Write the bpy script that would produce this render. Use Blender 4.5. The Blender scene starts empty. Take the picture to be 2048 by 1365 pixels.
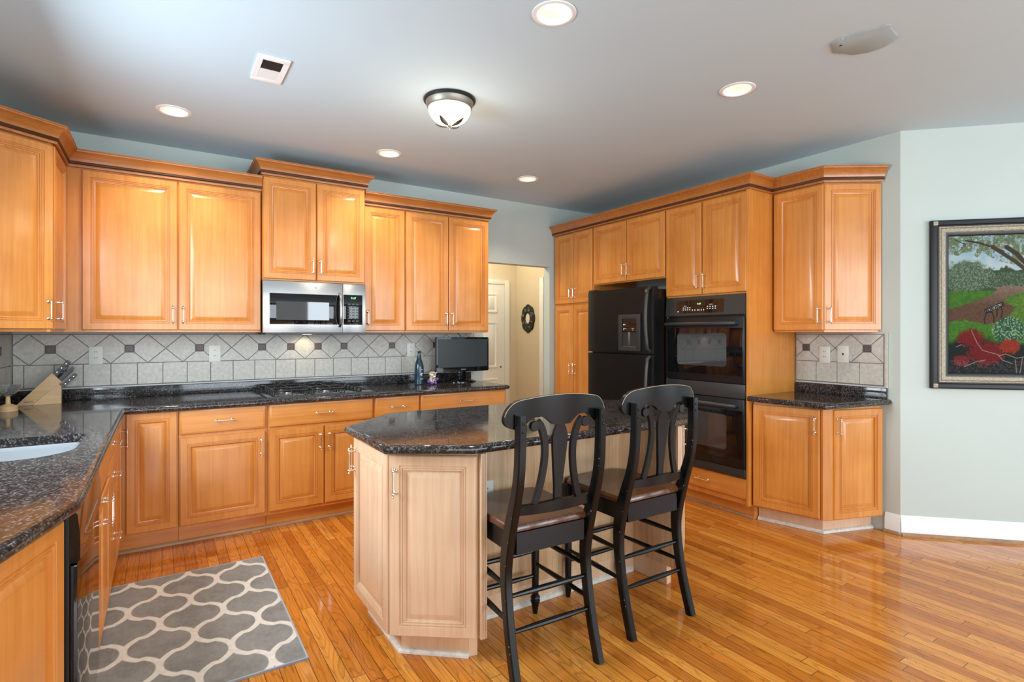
import bpy, bmesh, math, random
import numpy as np
from mathutils import Vector, Matrix

random.seed(7)
C = bpy.context.scene
COL = C.collection
PI = math.pi

# ------------------------------------------------------------------ camera
cd = bpy.data.cameras.new('camera')
cd.sensor_width = 36.0
cd.lens = 1080.0 / 2048.0 * 36.0
cd.shift_y = -14.5 / 2048.0
cd.clip_start = 0.05
cam = bpy.data.objects.new('camera', cd)
COL.objects.link(cam)
cam.location = (0, 0, 1.365)
cam.rotation_euler = (PI / 2, 0, math.radians(-32.949))
C.camera = cam

# ------------------------------------------------------------------ view, world, daylight
C.view_settings.view_transform = 'Standard'
C.view_settings.look = 'None'
C.view_settings.exposure = 0.46
C.view_settings.gamma = 1.0
C.view_settings.use_curve_mapping = False
C.cycles.use_denoising = True
C.cycles.max_bounces = 8
C.cycles.diffuse_bounces = 5
C.cycles.glossy_bounces = 5
C.cycles.transmission_bounces = 6
C.cycles.sample_clamp_indirect = 6.0
C.cycles.caustics_reflective = False
C.cycles.caustics_refractive = False

W = bpy.data.worlds.new('daylight')
C.world = W
W.use_nodes = True
bg = W.node_tree.nodes['Background']
bg.inputs[0].default_value = (0.78, 0.89, 1.0, 1)
bg.inputs[1].default_value = 1.0


def area(name, loc, rot, sx, sy, power, color):
    l = bpy.data.lights.new(name, 'AREA')
    l.shape = 'RECTANGLE'
    l.size, l.size_y = sx, sy
    l.energy = power
    l.color = color
    o = bpy.data.objects.new(name, l)
    COL.objects.link(o)
    o.location = loc
    o.rotation_euler = rot
    return o


DAY = (0.80, 0.91, 1.0)
# daylight at the window over the sink, the rear glazing and the far right glazing
area('sink_window_daylight', (-0.90, 2.55, 1.70), (0, math.radians(-66), 0), 1.10, 1.30, 66, DAY)
area('rear_window_daylight', (0.6, -3.42, 1.45), (math.radians(90), 0, 0), 2.4, 2.0, 95, DAY)
area('rear_window_daylight', (3.8, -3.42, 1.45), (math.radians(90), 0, 0), 2.4, 2.0, 95, DAY)
area('side_window_daylight', (6.12, -1.9, 1.45), (0, math.radians(90), 0), 2.0, 2.2, 30, DAY)


# ------------------------------------------------------------------ materials
def new_mat(name):
    m = bpy.data.materials.new(name)
    m.use_nodes = True
    nt = m.node_tree
    return m, nt, nt.nodes['Principled BSDF']


def pm(name, col, rough=0.5, metal=0.0, coat=0.0, spec=0.5, bump=0, bscale=200, var=0.0, vscale=6):
    """plain painted / metal / plastic surface with a little procedural variation"""
    m, nt, b = new_mat(name)
    b.inputs['Base Color'].default_value = (*col, 1)
    b.inputs['Roughness'].default_value = rough
    b.inputs['Metallic'].default_value = metal
    b.inputs['Coat Weight'].default_value = coat
    b.inputs['Specular IOR Level'].default_value = spec
    if var or bump:
        tc = nt.nodes.new('ShaderNodeTexCoord')
    if var:
        n = nt.nodes.new('ShaderNodeTexNoise')
        n.inputs['Scale'].default_value = vscale
        n.inputs['Detail'].default_value = 4
        r = nt.nodes.new('ShaderNodeValToRGB')
        r.color_ramp.elements[0].position = 0.3
        r.color_ramp.elements[1].position = 0.7
        r.color_ramp.elements[0].color = (*[c * (1 - var) for c in col], 1)
        r.color_ramp.elements[1].color = (*[min(1, c * (1 + var)) for c in col], 1)
        nt.links.new(tc.outputs['Object'], n.inputs['Vector'])
        nt.links.new(n.outputs['Fac'], r.inputs['Fac'])
        nt.links.new(r.outputs['Color'], b.inputs['Base Color'])
    if bump:
        n2 = nt.nodes.new('ShaderNodeTexNoise')
        n2.inputs['Scale'].default_value = bscale
        n2.inputs['Detail'].default_value = 2
        bp = nt.nodes.new('ShaderNodeBump')
        bp.inputs['Strength'].default_value = bump
        bp.inputs['Distance'].default_value = 0.002
        nt.links.new(tc.outputs['Object'], n2.inputs['Vector'])
        nt.links.new(n2.outputs['Fac'], bp.inputs['Height'])
        nt.links.new(bp.outputs['Normal'], b.inputs['Normal'])
    return m


def emis(name, col, strength, base=(0.8, 0.8, 0.8)):
    m, nt, b = new_mat(name)
    b.inputs['Base Color'].default_value = (*base, 1)
    b.inputs['Emission Color'].default_value = (*col, 1)
    b.inputs['Emission Strength'].default_value = strength
    return m


def wood(name, c1, c2, axis='z', rough=0.32, coat=0.25, fig=1.0):
    m, nt, b = new_mat(name)
    tc = nt.nodes.new('ShaderNodeTexCoord')
    oi = nt.nodes.new('ShaderNodeObjectInfo')
    mp = nt.nodes.new('ShaderNodeMapping')
    sc = {'z': (55, 55, 2.0), 'x': (2.0, 55, 55), 'y': (55, 2.0, 55)}[axis]
    mp.inputs['Scale'].default_value = sc
    ad = nt.nodes.new('ShaderNodeVectorMath'); ad.operation = 'ADD'
    mu = nt.nodes.new('ShaderNodeMath'); mu.operation = 'MULTIPLY'
    mu.inputs[1].default_value = 17.0
    nt.links.new(oi.outputs['Random'], mu.inputs[0])
    nt.links.new(tc.outputs['Object'], ad.inputs[0])
    nt.links.new(mu.outputs[0], ad.inputs[1])
    nt.links.new(ad.outputs[0], mp.inputs['Vector'])
    n = nt.nodes.new('ShaderNodeTexNoise')
    n.inputs['Scale'].default_value = 1.0
    n.inputs['Detail'].default_value = 6
    n.inputs['Distortion'].default_value = 0.6
    nt.links.new(mp.outputs[0], n.inputs['Vector'])
    n2 = nt.nodes.new('ShaderNodeTexNoise')       # broad figure
    n2.inputs['Scale'].default_value = 5.0
    n2.inputs['Detail'].default_value = 2
    nt.links.new(ad.outputs[0], n2.inputs['Vector'])
    mx = nt.nodes.new('ShaderNodeMath'); mx.operation = 'MULTIPLY_ADD'
    mx.inputs[1].default_value = 0.40
    nt.links.new(n2.outputs['Fac'], mx.inputs[0])
    m3 = nt.nodes.new('ShaderNodeMath'); m3.operation = 'MULTIPLY'
    m3.inputs[1].default_value = 0.60
    nt.links.new(n.outputs['Fac'], m3.inputs[0])
    nt.links.new(m3.outputs[0], mx.inputs[2])
    # glued-up staves, each a touch lighter or darker
    sp_ = nt.nodes.new('ShaderNodeSeparateXYZ')
    nt.links.new(ad.outputs[0], sp_.inputs[0])
    dv = nt.nodes.new('ShaderNodeMath'); dv.operation = 'DIVIDE'
    dv.inputs[1].default_value = 0.117
    nt.links.new(sp_.outputs[0 if axis == 'z' else 2], dv.inputs[0])
    fl_ = nt.nodes.new('ShaderNodeMath'); fl_.operation = 'FLOOR'
    nt.links.new(dv.outputs[0], fl_.inputs[0])
    wn = nt.nodes.new('ShaderNodeTexWhiteNoise'); wn.noise_dimensions = '1D'
    nt.links.new(fl_.outputs[0], wn.inputs['W'])
    st_ = nt.nodes.new('ShaderNodeMath'); st_.operation = 'MULTIPLY_ADD'
    st_.inputs[1].default_value = 0.14
    nt.links.new(wn.outputs['Value'], st_.inputs[0])
    nt.links.new(mx.outputs[0], st_.inputs[2])
    sb_ = nt.nodes.new('ShaderNodeMath'); sb_.operation = 'SUBTRACT'
    sb_.inputs[1].default_value = 0.07
    nt.links.new(st_.outputs[0], sb_.inputs[0])
    mx = sb_
    r = nt.nodes.new('ShaderNodeValToRGB')
    h = 0.20 / fig
    r.color_ramp.elements[0].position = 0.5 - h
    r.color_ramp.elements[1].position = 0.5 + h
    r.color_ramp.elements[0].color = (*c1, 1)
    r.color_ramp.elements[1].color = (*c2, 1)
    nt.links.new(mx.outputs[0], r.inputs['Fac'])
    nt.links.new(r.outputs['Color'], b.inputs['Base Color'])
    b.inputs['Roughness'].default_value = rough
    b.inputs['Coat Weight'].default_value = coat
    b.inputs['Coat Roughness'].default_value = 0.15
    return m


def granite():
    m, nt, b = new_mat('granite')
    tc = nt.nodes.new('ShaderNodeTexCoord')
    nz = nt.nodes.new('ShaderNodeTexNoise')
    nz.inputs['Scale'].default_value = 60
    nz.inputs['Detail'].default_value = 3
    nt.links.new(tc.outputs['Object'], nz.inputs['Vector'])
    mxv = nt.nodes.new('ShaderNodeMix'); mxv.data_type = 'VECTOR'
    mxv.inputs['Factor'].default_value = 0.012
    nt.links.new(tc.outputs['Object'], mxv.inputs['A'])
    nt.links.new(nz.outputs['Color'], mxv.inputs['B'])
    v = nt.nodes.new('ShaderNodeTexVoronoi')
    v.inputs['Scale'].default_value = 118
    nt.links.new(mxv.outputs['Result'], v.inputs['Vector'])
    r = nt.nodes.new('ShaderNodeValToRGB')
    r.color_ramp.elements[0].position = 0.16
    r.color_ramp.elements[0].color = (1, 1, 1, 1)
    r.color_ramp.elements[1].position = 0.60
    r.color_ramp.elements[1].color = (0, 0, 0, 1)
    nt.links.new(v.outputs['Distance'], r.inputs['Fac'])
    n2 = nt.nodes.new('ShaderNodeTexNoise')
    n2.inputs['Scale'].default_value = 26
    n2.inputs['Detail'].default_value = 4
    nt.links.new(tc.outputs['Object'], n2.inputs['Vector'])
    r2 = nt.nodes.new('ShaderNodeValToRGB')
    r2.color_ramp.elements[0].position = 0.30
    r2.color_ramp.elements[1].position = 0.50
    nt.links.new(n2.outputs['Fac'], r2.inputs['Fac'])
    mul = nt.nodes.new('ShaderNodeMath'); mul.operation = 'MULTIPLY'
    nt.links.new(r.outputs['Color'], mul.inputs[0])
    nt.links.new(r2.outputs['Color'], mul.inputs[1])
    # chip colour varies between grey and brown
    cr = nt.nodes.new('ShaderNodeValToRGB')
    cr.color_ramp.elements[0].color = (0.052, 0.036, 0.029, 1)
    cr.color_ramp.elements[1].color = (0.21, 0.195, 0.19, 1)
    sep = nt.nodes.new('ShaderNodeSeparateColor')
    nt.links.new(v.outputs['Color'], sep.inputs[0])
    nt.links.new(sep.outputs[0], cr.inputs['Fac'])
    mc = nt.nodes.new('ShaderNodeMix'); mc.data_type = 'RGBA'
    nt.links.new(mul.outputs[0], mc.inputs['Factor'])
    mc.inputs['A'].default_value = (0.016, 0.014, 0.0145, 1)
    nt.links.new(cr.outputs['Color'], mc.inputs['B'])
    nt.links.new(mc.outputs['Result'], b.inputs['Base Color'])
    b.inputs['Roughness'].default_value = 0.07
    b.inputs['Specular IOR Level'].default_value = 0.42
    return m


def oak_floor():
    m, nt, b = new_mat('oak_floor')
    N, L = nt.nodes.new, nt.links.new

    def math_(op, a, bb=None, c=None):
        n = N('ShaderNodeMath'); n.operation = op
        for i, v in enumerate((a, bb, c)):
            if v is None:
                continue
            if isinstance(v, (int, float)):
                n.inputs[i].default_value = v
            else:
                L(v, n.inputs[i])
        return n.outputs[0]
    tc = N('ShaderNodeTexCoord')
    sx = N('ShaderNodeSeparateXYZ')
    L(tc.outputs['Object'], sx.inputs[0])
    x, y = sx.outputs[0], sx.outputs[1]
    xs = math_('DIVIDE', x, 0.0572)
    row = math_('FLOOR', xs)
    fx = math_('FRACT', xs)
    w1 = N('ShaderNodeTexWhiteNoise'); w1.noise_dimensions = '1D'
    L(row, w1.inputs['W'])
    yo = math_('MULTIPLY_ADD', w1.outputs['Value'], 7.31, math_('DIVIDE', y, 0.95))
    idx = math_('FLOOR', yo)
    fy = math_('FRACT', yo)
    cb = N('ShaderNodeCombineXYZ')
    L(row, cb.inputs[0]); L(idx, cb.inputs[1])
    w2 = N('ShaderNodeTexWhiteNoise'); w2.noise_dimensions = '2D'
    L(cb.outputs[0], w2.inputs['Vector'])
    tone = w2.outputs['Value']
    # board colour
    r = N('ShaderNodeValToRGB')
    e = r.color_ramp.elements
    e[0].position, e[0].color = 0.0, (0.50, 0.146, 0.018, 1)
    e[1].position, e[1].color = 1.0, (0.78, 0.318, 0.056, 1)
    e2 = e.new(0.5); e2.color = (0.66, 0.226, 0.030, 1)
    L(tone, r.inputs['Fac'])
    # straight pores and cathedral figure
    g = N('ShaderNodeCombineXYZ')
    L(math_('MULTIPLY', x, 110), g.inputs[0])
    L(math_('MULTIPLY', y, 3.2), g.inputs[1])
    L(math_('MULTIPLY', tone, 40), g.inputs[2])
    n1 = N('ShaderNodeTexNoise')
    n1.inputs['Scale'].default_value = 1.0; n1.inputs['Detail'].default_value = 5
    n1.inputs['Distortion'].default_value = 0.5
    L(g.outputs[0], n1.inputs['Vector'])
    g2 = N('ShaderNodeCombineXYZ')
    L(math_('MULTIPLY', x, 14), g2.inputs[0])
    L(math_('MULTIPLY', y, 1.7), g2.inputs[1])
    L(math_('MULTIPLY', tone, 90), g2.inputs[2])
    n2 = N('ShaderNodeTexNoise')
    n2.inputs['Scale'].default_value = 1.0; n2.inputs['Detail'].default_value = 1.0
    L(g2.outputs[0], n2.inputs['Vector'])
    rings = math_('FRACT', math_('MULTIPLY', n2.outputs['Fac'], 13))
    rr = N('ShaderNodeValToRGB')
    q = rr.color_ramp.elements
    q[0].position, q[0].color = 0.0, (0.45, 0.45, 0.45, 1)
    q[1].position, q[1].color = 0.35, (1, 1, 1, 1)
    L(rings, rr.inputs['Fac'])
    rp = N('ShaderNodeValToRGB')
    p = rp.color_ramp.elements
    p[0].position, p[0].color = 0.36, (0.55, 0.55, 0.55, 1)
    p[1].position, p[1].color = 0.55, (1, 1, 1, 1)
    L(n1.outputs['Fac'], rp.inputs['Fac'])
    mg = N('ShaderNodeMix'); mg.data_type = 'RGBA'; mg.blend_type = 'MULTIPLY'
    mg.inputs['Factor'].default_value = 0.62
    L(r.outputs['Color'], mg.inputs['A']); L(rr.outputs['Color'], mg.inputs['B'])
    mh = N('ShaderNodeMix'); mh.data_type = 'RGBA'; mh.blend_type = 'MULTIPLY'
    mh.inputs['Factor'].default_value = 0.5
    L(mg.outputs['Result'], mh.inputs['A']); L(rp.outputs['Color'], mh.inputs['B'])
    # seams
    ex = math_('MINIMUM', fx, math_('SUBTRACT', 1.0, fx))
    ey = math_('MULTIPLY', math_('MINIMUM', fy, math_('SUBTRACT', 1.0, fy)), 16.6)
    seam = math_('LESS_THAN', math_('MINIMUM', ex, ey), 0.022)
    ms = N('ShaderNodeMix'); ms.data_type = 'RGBA'
    L(seam, ms.inputs['Factor'])
    L(mh.outputs['Result'], ms.inputs['A'])
    ms.inputs['B'].default_value = (0.10, 0.033, 0.010, 1)
    L(ms.outputs['Result'], b.inputs['Base Color'])
    bp = N('ShaderNodeBump'); bp.inputs['Strength'].default_value = 0.25
    bp.inputs['Distance'].default_value = 0.001
    ht = math_('SUBTRACT', math_('MULTIPLY', tone, 0.35), seam)
    L(ht, bp.inputs['Height'])
    L(bp.outputs['Normal'], b.inputs['Normal'])
    b.inputs['Roughness'].default_value = 0.09
    b.inputs['Specular IOR Level'].default_value = 0.55
    return m


HONEY1, HONEY2 = (0.54, 0.188, 0.028), (0.70, 0.290, 0.062)
M = {}
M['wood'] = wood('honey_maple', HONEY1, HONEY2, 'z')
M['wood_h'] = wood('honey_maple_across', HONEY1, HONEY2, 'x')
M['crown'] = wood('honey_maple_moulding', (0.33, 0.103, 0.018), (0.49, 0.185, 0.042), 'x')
M['rope'] = pm('rope_bead', (0.06, 0.018, 0.005), 0.5, bump=0.9, bscale=260)
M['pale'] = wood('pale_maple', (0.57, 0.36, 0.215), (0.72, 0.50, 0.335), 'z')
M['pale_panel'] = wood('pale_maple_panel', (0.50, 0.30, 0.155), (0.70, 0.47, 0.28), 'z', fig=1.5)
M['shoe'] = wood('worn_shoe_moulding', (0.26, 0.13, 0.055), (0.46, 0.27, 0.13), 'x', rough=0.5)
M['pale_shoe'] = pm('whitened_shoe_moulding', (0.66, 0.62, 0.55), 0.5, var=0.15, vscale=40)
M['granite'] = granite()
M['floor'] = oak_floor()
M['wall'] = pm('grey_green_paint', (0.50, 0.565, 0.53), 0.65, var=0.02, vscale=2)
M['hallwall'] = pm('cream_paint', (0.66, 0.56, 0.40), 0.65, var=0.02, vscale=2)
M['ceil'] = pm('ceiling_paint', (0.525, 0.65, 0.73), 0.8, var=0.015, vscale=1.5)
M['white'] = pm('white_gloss_paint', (0.82, 0.84, 0.85), 0.35)
M['cream'] = pm('cream_gloss_paint', (0.78, 0.74, 0.66), 0.4)
M['tile'] = pm('travertine_tile', (0.50, 0.475, 0.42), 0.45, var=0.13, vscale=45, bump=0.15, bscale=90)
M['grout'] = pm('tile_grout', (0.17, 0.16, 0.15), 0.9)
M['grout_pale'] = pm('pale_grout', (0.55, 0.55, 0.53), 0.8)
M['accent'] = pm('dark_stone_accent', (0.085, 0.05, 0.042), 0.4, var=0.5, vscale=120)
M['plate'] = pm('ivory_plate', (0.66, 0.66, 0.59), 0.4)
M['hole'] = pm('dark_slot', (0.015, 0.015, 0.015), 0.7)
M['steel'] = pm('stainless_steel', (0.46, 0.455, 0.45), 0.26, 1.0, bump=0.02, bscale=20)
M['sinksteel'] = pm('brushed_sink_steel', (0.50, 0.53, 0.56), 0.36, 1.0)
M['nickel'] = pm('satin_nickel', (0.86, 0.80, 0.72), 0.2, 1.0)
M['black'] = pm('black_enamel', (0.008, 0.008, 0.009), 0.3, spec=0.35)
M['fridge'] = pm('black_textured_steel', (0.004, 0.004, 0.0045), 0.34, spec=0.28, bump=0.35, bscale=420)
M['gloss'] = pm('black_glass', (0.004, 0.004, 0.005), 0.03, spec=0.5)
M['ovenglass'] = pm('dark_oven_window', (0.045, 0.048, 0.050), 0.03, spec=1.0)
M['panel'] = pm('charcoal_panel', (0.026, 0.028, 0.028), 0.36, spec=0.5)
M['iron'] = pm('cast_iron', (0.015, 0.015, 0.016), 0.42)
M['burner'] = pm('burner_alloy', (0.25, 0.25, 0.26), 0.4, 0.9)
M['chair'] = pm('black_worn_paint', (0.004, 0.0045, 0.005), 0.24, spec=0.3, var=0.25, vscale=30)
M['chip'] = pm('worn_edge', (0.45, 0.40, 0.33), 0.6)
M['seat'] = wood('dark_stained_seat', (0.030, 0.012, 0.006), (0.17, 0.055, 0.018), 'y', rough=0.22)
M['bronze'] = pm('dark_bronze', (0.035, 0.033, 0.028), 0.4, 0.6)
M['pewter'] = pm('aged_pewter', (0.30, 0.29, 0.25), 0.45, 0.7)
M['bulb'] = emis('lit_bulb', (1.0, 0.93, 0.80), 1.5)
M['baffle'] = pm('white_baffle', (0.80, 0.78, 0.72), 0.5)
M['bowl'] = emis('lit_frosted_glass', (1.0, 0.90, 0.70), 0.75, (0.9, 0.88, 0.8))
M['screen'] = pm('grey_screen', (0.030, 0.038, 0.040), 0.35)
M['bottle'] = pm('blue_painted_glass', (0.010, 0.040, 0.062), 0.18, spec=0.6)
M['print'] = pm('white_print', (0.75, 0.78, 0.80), 0.6)
M['greenled'] = emis('green_led', (0.25, 1.0, 0.35), 1.5, (0.02, 0.1, 0.03))
M['block'] = wood('knife_block_beech', (0.52, 0.32, 0.14), (0.68, 0.46, 0.24), 'x', rough=0.5, coat=0.0)
M['glass'] = pm('clear_glass', (0.9, 0.95, 0.95), 0.03)
M['glass'].node_tree.nodes['Principled BSDF'].inputs['Transmission Weight'].default_value = 0.9
M['gold'] = pm('antique_gilt', (0.30, 0.26, 0.185), 0.5, 0.3, bump=0.8, bscale=130, var=0.35, vscale=90)
M['frameblack'] = pm('black_frame_lacquer', (0.006, 0.006, 0.007), 0.35, spec=0.3)
M['purple'] = pm('purple_plush', (0.16, 0.07, 0.33), 0.9)
M['rubber'] = pm('black_cord', (0.01, 0.01, 0.01), 0.5)


def giraffe():
    m, nt, b = new_mat('patchwork_plush')
    tc = nt.nodes.new('ShaderNodeTexCoord')
    v = nt.nodes.new('ShaderNodeTexVoronoi'); v.feature = 'DISTANCE_TO_EDGE'
    v.inputs['Scale'].default_value = 55
    r = nt.nodes.new('ShaderNodeValToRGB')
    r.color_ramp.interpolation = 'CONSTANT'
    r.color_ramp.elements[0].color = (0.72, 0.60, 0.48, 1)
    r.color_ramp.elements[1].position = 0.13
    r.color_ramp.elements[1].color = (0.05, 0.025, 0.015, 1)
    nt.links.new(tc.outputs['Object'], v.inputs['Vector'])
    nt.links.new(v.outputs['Distance'], r.inputs['Fac'])
    nt.links.new(r.outputs['Color'], b.inputs['Base Color'])
    b.inputs['Roughness'].default_value = 0.8
    return m


M['giraffe'] = giraffe()


def vcol(name, rough):
    m, nt, b = new_mat(name)
    a = nt.nodes.new('ShaderNodeAttribute')
    a.attribute_name = 'Col'
    nt.links.new(a.outputs['Color'], b.inputs['Base Color'])
    b.inputs['Roughness'].default_value = rough
    return m


M['rug'] = vcol('rug_pile', 0.95)
M['canvas'] = vcol('oil_paint', 0.7)
M['canvas'].node_tree.nodes['Principled BSDF'].inputs['Specular IOR Level'].default_value = 0.2


# ------------------------------------------------------------------ mesh builder
class MB:
    def __init__(s):
        s.v, s.f, s.m = [], [], []

    def add(s, vs, fs, mat=0, T=None):
        o = len(s.v)
        if T is not None:
            vs = [tuple(T @ Vector(v)) for v in vs]
        s.v.extend([tuple(v) for v in vs])
        for f in fs:
            s.f.append(tuple(i + o for i in f))
            s.m.append(mat)
        return s

    def box(s, x0, y0, z0, x1, y1, z1, mat=0, T=None, b=0.0):
        if b <= 0:
            vs = [(x0, y0, z0), (x1, y0, z0), (x1, y1, z0), (x0, y1, z0), (x0, y0, z1), (x1, y0, z1), (x1, y1, z1), (x0, y1, z1)]
            return s.add(vs, [(0, 3, 2, 1), (4, 5, 6, 7), (0, 1, 5, 4), (1, 2, 6, 5), (2, 3, 7, 6), (3, 0, 4, 7)], mat, T)
        bm = bmesh.new()
        bmesh.ops.create_cube(bm, size=1.0)
        for v in bm.verts:
            v.co = Vector((x0 + (v.co.x + .5) * (x1 - x0), y0 + (v.co.y + .5) * (y1 - y0), z0 + (v.co.z + .5) * (z1 - z0)))
        bmesh.ops.bevel(bm, geom=bm.edges[:], offset=b, segments=2, profile=0.6, affect='EDGES')
        bm.verts.index_update()
        s.add([v.co[:] for v in bm.verts], [[v.index for v in f.verts] for f in bm.faces], mat, T)
        bm.free()
        return s

    def loft(s, rings, mat=0, T=None, closed=True, cap0=True, cap1=True):
        n = len(rings[0])
        vs = [p for r in rings for p in r]
        fs = []
        for i in range(len(rings) - 1):
            for j in range(n if closed else n - 1):
                a, b = i * n + j, i * n + (j + 1) % n
                fs.append((a, b, b + n, a + n))
        if cap0:
            fs.append(tuple(range(n - 1, -1, -1)))
        if cap1:
            fs.append(tuple(range((len(rings) - 1) * n, len(rings) * n)))
        return s.add(vs, fs, mat, T)

    def lathe(s, prof, seg=24, mat=0, T=None, cap0=True, cap1=True):
        rings = [[(r * math.cos(2 * PI * j / seg), r * math.sin(2 * PI * j / seg), z) for j in range(seg)] for r, z in prof]
        return s.loft(rings, mat, T, True, cap0, cap1)

    def prism(s, poly, z0, z1, mat=0, T=None):
        return s.loft([[(x, y, z0) for x, y in poly], [(x, y, z1) for x, y in poly]], mat, T)

    def tube(s, pts, rad, seg=10, mat=0, T=None):
        pts = [Vector(p) for p in pts]
        rads = rad if isinstance(rad, (list, tuple)) else [rad] * len(pts)
        rings = []
        up = Vector((0, 0, 1))
        d0 = (pts[1] - pts[0]).normalized()
        if abs(d0.dot(up)) > 0.95:
            up = Vector((1, 0, 0))
        a = d0.cross(up).normalized()
        for i, p in enumerate(pts):
            d = (pts[min(i + 1, len(pts) - 1)] - pts[max(i - 1, 0)]).normalized()
            a = (a - d * a.dot(d)).normalized()
            b = d.cross(a)
            rings.append([tuple(p + (a * math.cos(2 * PI * j / seg) + b * math.sin(2 * PI * j / seg)) * rads[i]) for j in range(seg)])
        return s.loft(rings, mat, T)

    def sphere(s, c, r, mat=0, T=None, seg=16, sc=(1, 1, 1)):
        n = seg // 2
        prof = [(max(1e-4, math.sin(PI * i / n)), -math.cos(PI * i / n)) for i in range(n + 1)]
        TT = Matrix.Translation(c) @ Matrix.Diagonal((r * sc[0], r * sc[1], r * sc[2], 1))
        if T is not None:
            TT = T @ TT
        return s.lathe(prof, seg, mat, TT)

    def obj(s, name, mats, parent=None, loc=(0, 0, 0), rotz=0.0, rot=None, smooth=35):
        me = bpy.data.meshes.new(name)
        me.from_pydata(s.v, [], s.f)
        if not isinstance(mats, (list, tuple)):
            mats = [mats]
        for m in mats:
            me.materials.append(m)
        if len(mats) > 1:
            me.polygons.foreach_set('material_index', s.m)
        bm = bmesh.new(); bm.from_mesh(me)
        bmesh.ops.recalc_face_normals(bm, faces=bm.faces)
        bm.to_mesh(me); bm.free()
        if smooth:
            me.polygons.foreach_set('use_smooth', [True] * len(me.polygons))
            me.set_sharp_from_angle(angle=math.radians(smooth))
        o = bpy.data.objects.new(name, me)
        COL.objects.link(o)
        o.location = loc
        o.rotation_euler = rot if rot is not None else (0, 0, rotz)
        if parent is not None:
            o.parent = parent
        return o


def tag(o, label, cat, group=None):
    o['label'] = label
    o['category'] = cat
    if group:
        o['group'] = group
    return o


def empty(name, label, cat, loc, rotz=0.0, group=None):
    o = bpy.data.objects.new(name, None)
    o.empty_display_size = 0.1
    COL.objects.link(o)
    o.location = loc
    o.rotation_euler = (0, 0, rotz)
    return tag(o, label, cat, group)


def struct(o):
    o['kind'] = 'structure'
    return o


def offset_poly(poly, d):
    """inset (d>0) of a counter-clockwise polygon, mitred"""
    n = len(poly)
    out = []
    for i in range(n):
        p0, p1, p2 = Vector(poly[i - 1]), Vector(poly[i]), Vector(poly[(i + 1) % n])
        d1, d2 = (p1 - p0).normalized(), (p2 - p1).normalized()
        n1, n2 = Vector((-d1.y, d1.x)), Vector((-d2.y, d2.x))
        k = (n1 + n2)
        k = k / max(0.2, (1 + n1.dot(n2)))
        out.append(tuple(p1 + k * d))
    return out


def text_mesh(body, size, depth=0.0004):
    cu = bpy.data.curves.new('lettering', 'FONT')
    cu.body = body
    cu.size = size
    cu.extrude = depth
    cu.align_x = 'CENTER'; cu.align_y = 'CENTER'
    t = bpy.data.objects.new('lettering', cu)
    COL.objects.link(t)
    dg = bpy.context.evaluated_depsgraph_get()
    me = bpy.data.meshes.new_from_object(t.evaluated_get(dg))
    bpy.data.objects.remove(t)
    bpy.data.curves.remove(cu)
    return me


def lettering(body, size, mat, parent, loc, rot, name='lettering'):
    me = text_mesh(body, size)
    me.materials.clear(); me.materials.append(mat)
    o = bpy.data.objects.new(name, me)
    COL.objects.link(o)
    o.parent = parent; o.location = loc; o.rotation_euler = rot
    return o


# ------------------------------------------------------------------ room shell
CEIL = 2.74
WX, WY, RX = -0.83, 4.70, 4.20
ANG0 = (4.20, 1.64)
AL = 2.75
ANG1 = (ANG0[0] + AL / 2 ** .5, ANG0[1] - AL / 2 ** .5)     # end of the angled wall
FX, FY = ANG1[0], -3.55
OPX0, OPX1, OPZ = 2.70, 3.53, 2.09                          # doorway in the back wall
HY, HX = 5.90, 3.894                                        # hall back and right walls
CANS = [(1.411, 1.846), (2.716, 1.859), (0.062, 3.928), (1.451, 3.962), (2.721, 3.945)]

fl = MB()
fl.add([(-1.2, -3.9, 0), (6.6, -3.9, 0), (6.6, 6.2, 0), (-1.2, 6.2, 0),
        (-1.2, -3.9, -.08), (6.6, -3.9, -.08), (6.6, 6.2, -.08), (-1.2, 6.2, -.08)],
       [(0, 1, 2, 3), (7, 6, 5, 4), (0, 4, 5, 1), (1, 5, 6, 2), (2, 6, 7, 3), (3, 7, 4, 0)])
struct(fl.obj('floor', M['floor'], smooth=0))

# ceiling with real round openings for the recessed lights
bm = bmesh.new()
edges = []


def loop(pts):
    vs = [bm.verts.new(p) for p in pts]
    for i in range(len(vs)):
        edges.append(bm.edges.new((vs[i], vs[(i + 1) % len(vs)])))


loop([(-1.2, -3.9, CEIL), (6.6, -3.9, CEIL), (6.6, 6.2, CEIL), (-1.2, 6.2, CEIL)])
for cx, cy in CANS:
    loop([(cx + .076 * math.cos(2 * PI * k / 28), cy + .076 * math.sin(2 * PI * k / 28), CEIL) for k in range(28)])
bmesh.ops.triangle_fill(bm, use_beauty=True, use_dissolve=False, edges=edges)
bm.verts.index_update()
cm = MB()
cm.add([v.co[:] for v in bm.verts], [[v.index for v in f.verts] for f in bm.faces])
bm.free()
cm.box(-1.2, -3.9, CEIL + .25, 6.6, 6.2, CEIL + .3)
struct(cm.obj('ceiling', M['ceil'], smooth=0))

# back wall with the hall doorway
w = MB()
w.box(WX - .12, WY, 0, OPX0, WY + .1, CEIL)
w.box(OPX1, WY, 0, RX + .12, WY + .1, CEIL)
w.box(OPX0, WY, OPZ, OPX1, WY + .1, CEIL)
struct(w.obj('wall_back', M['wall'], smooth=0))
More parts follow.
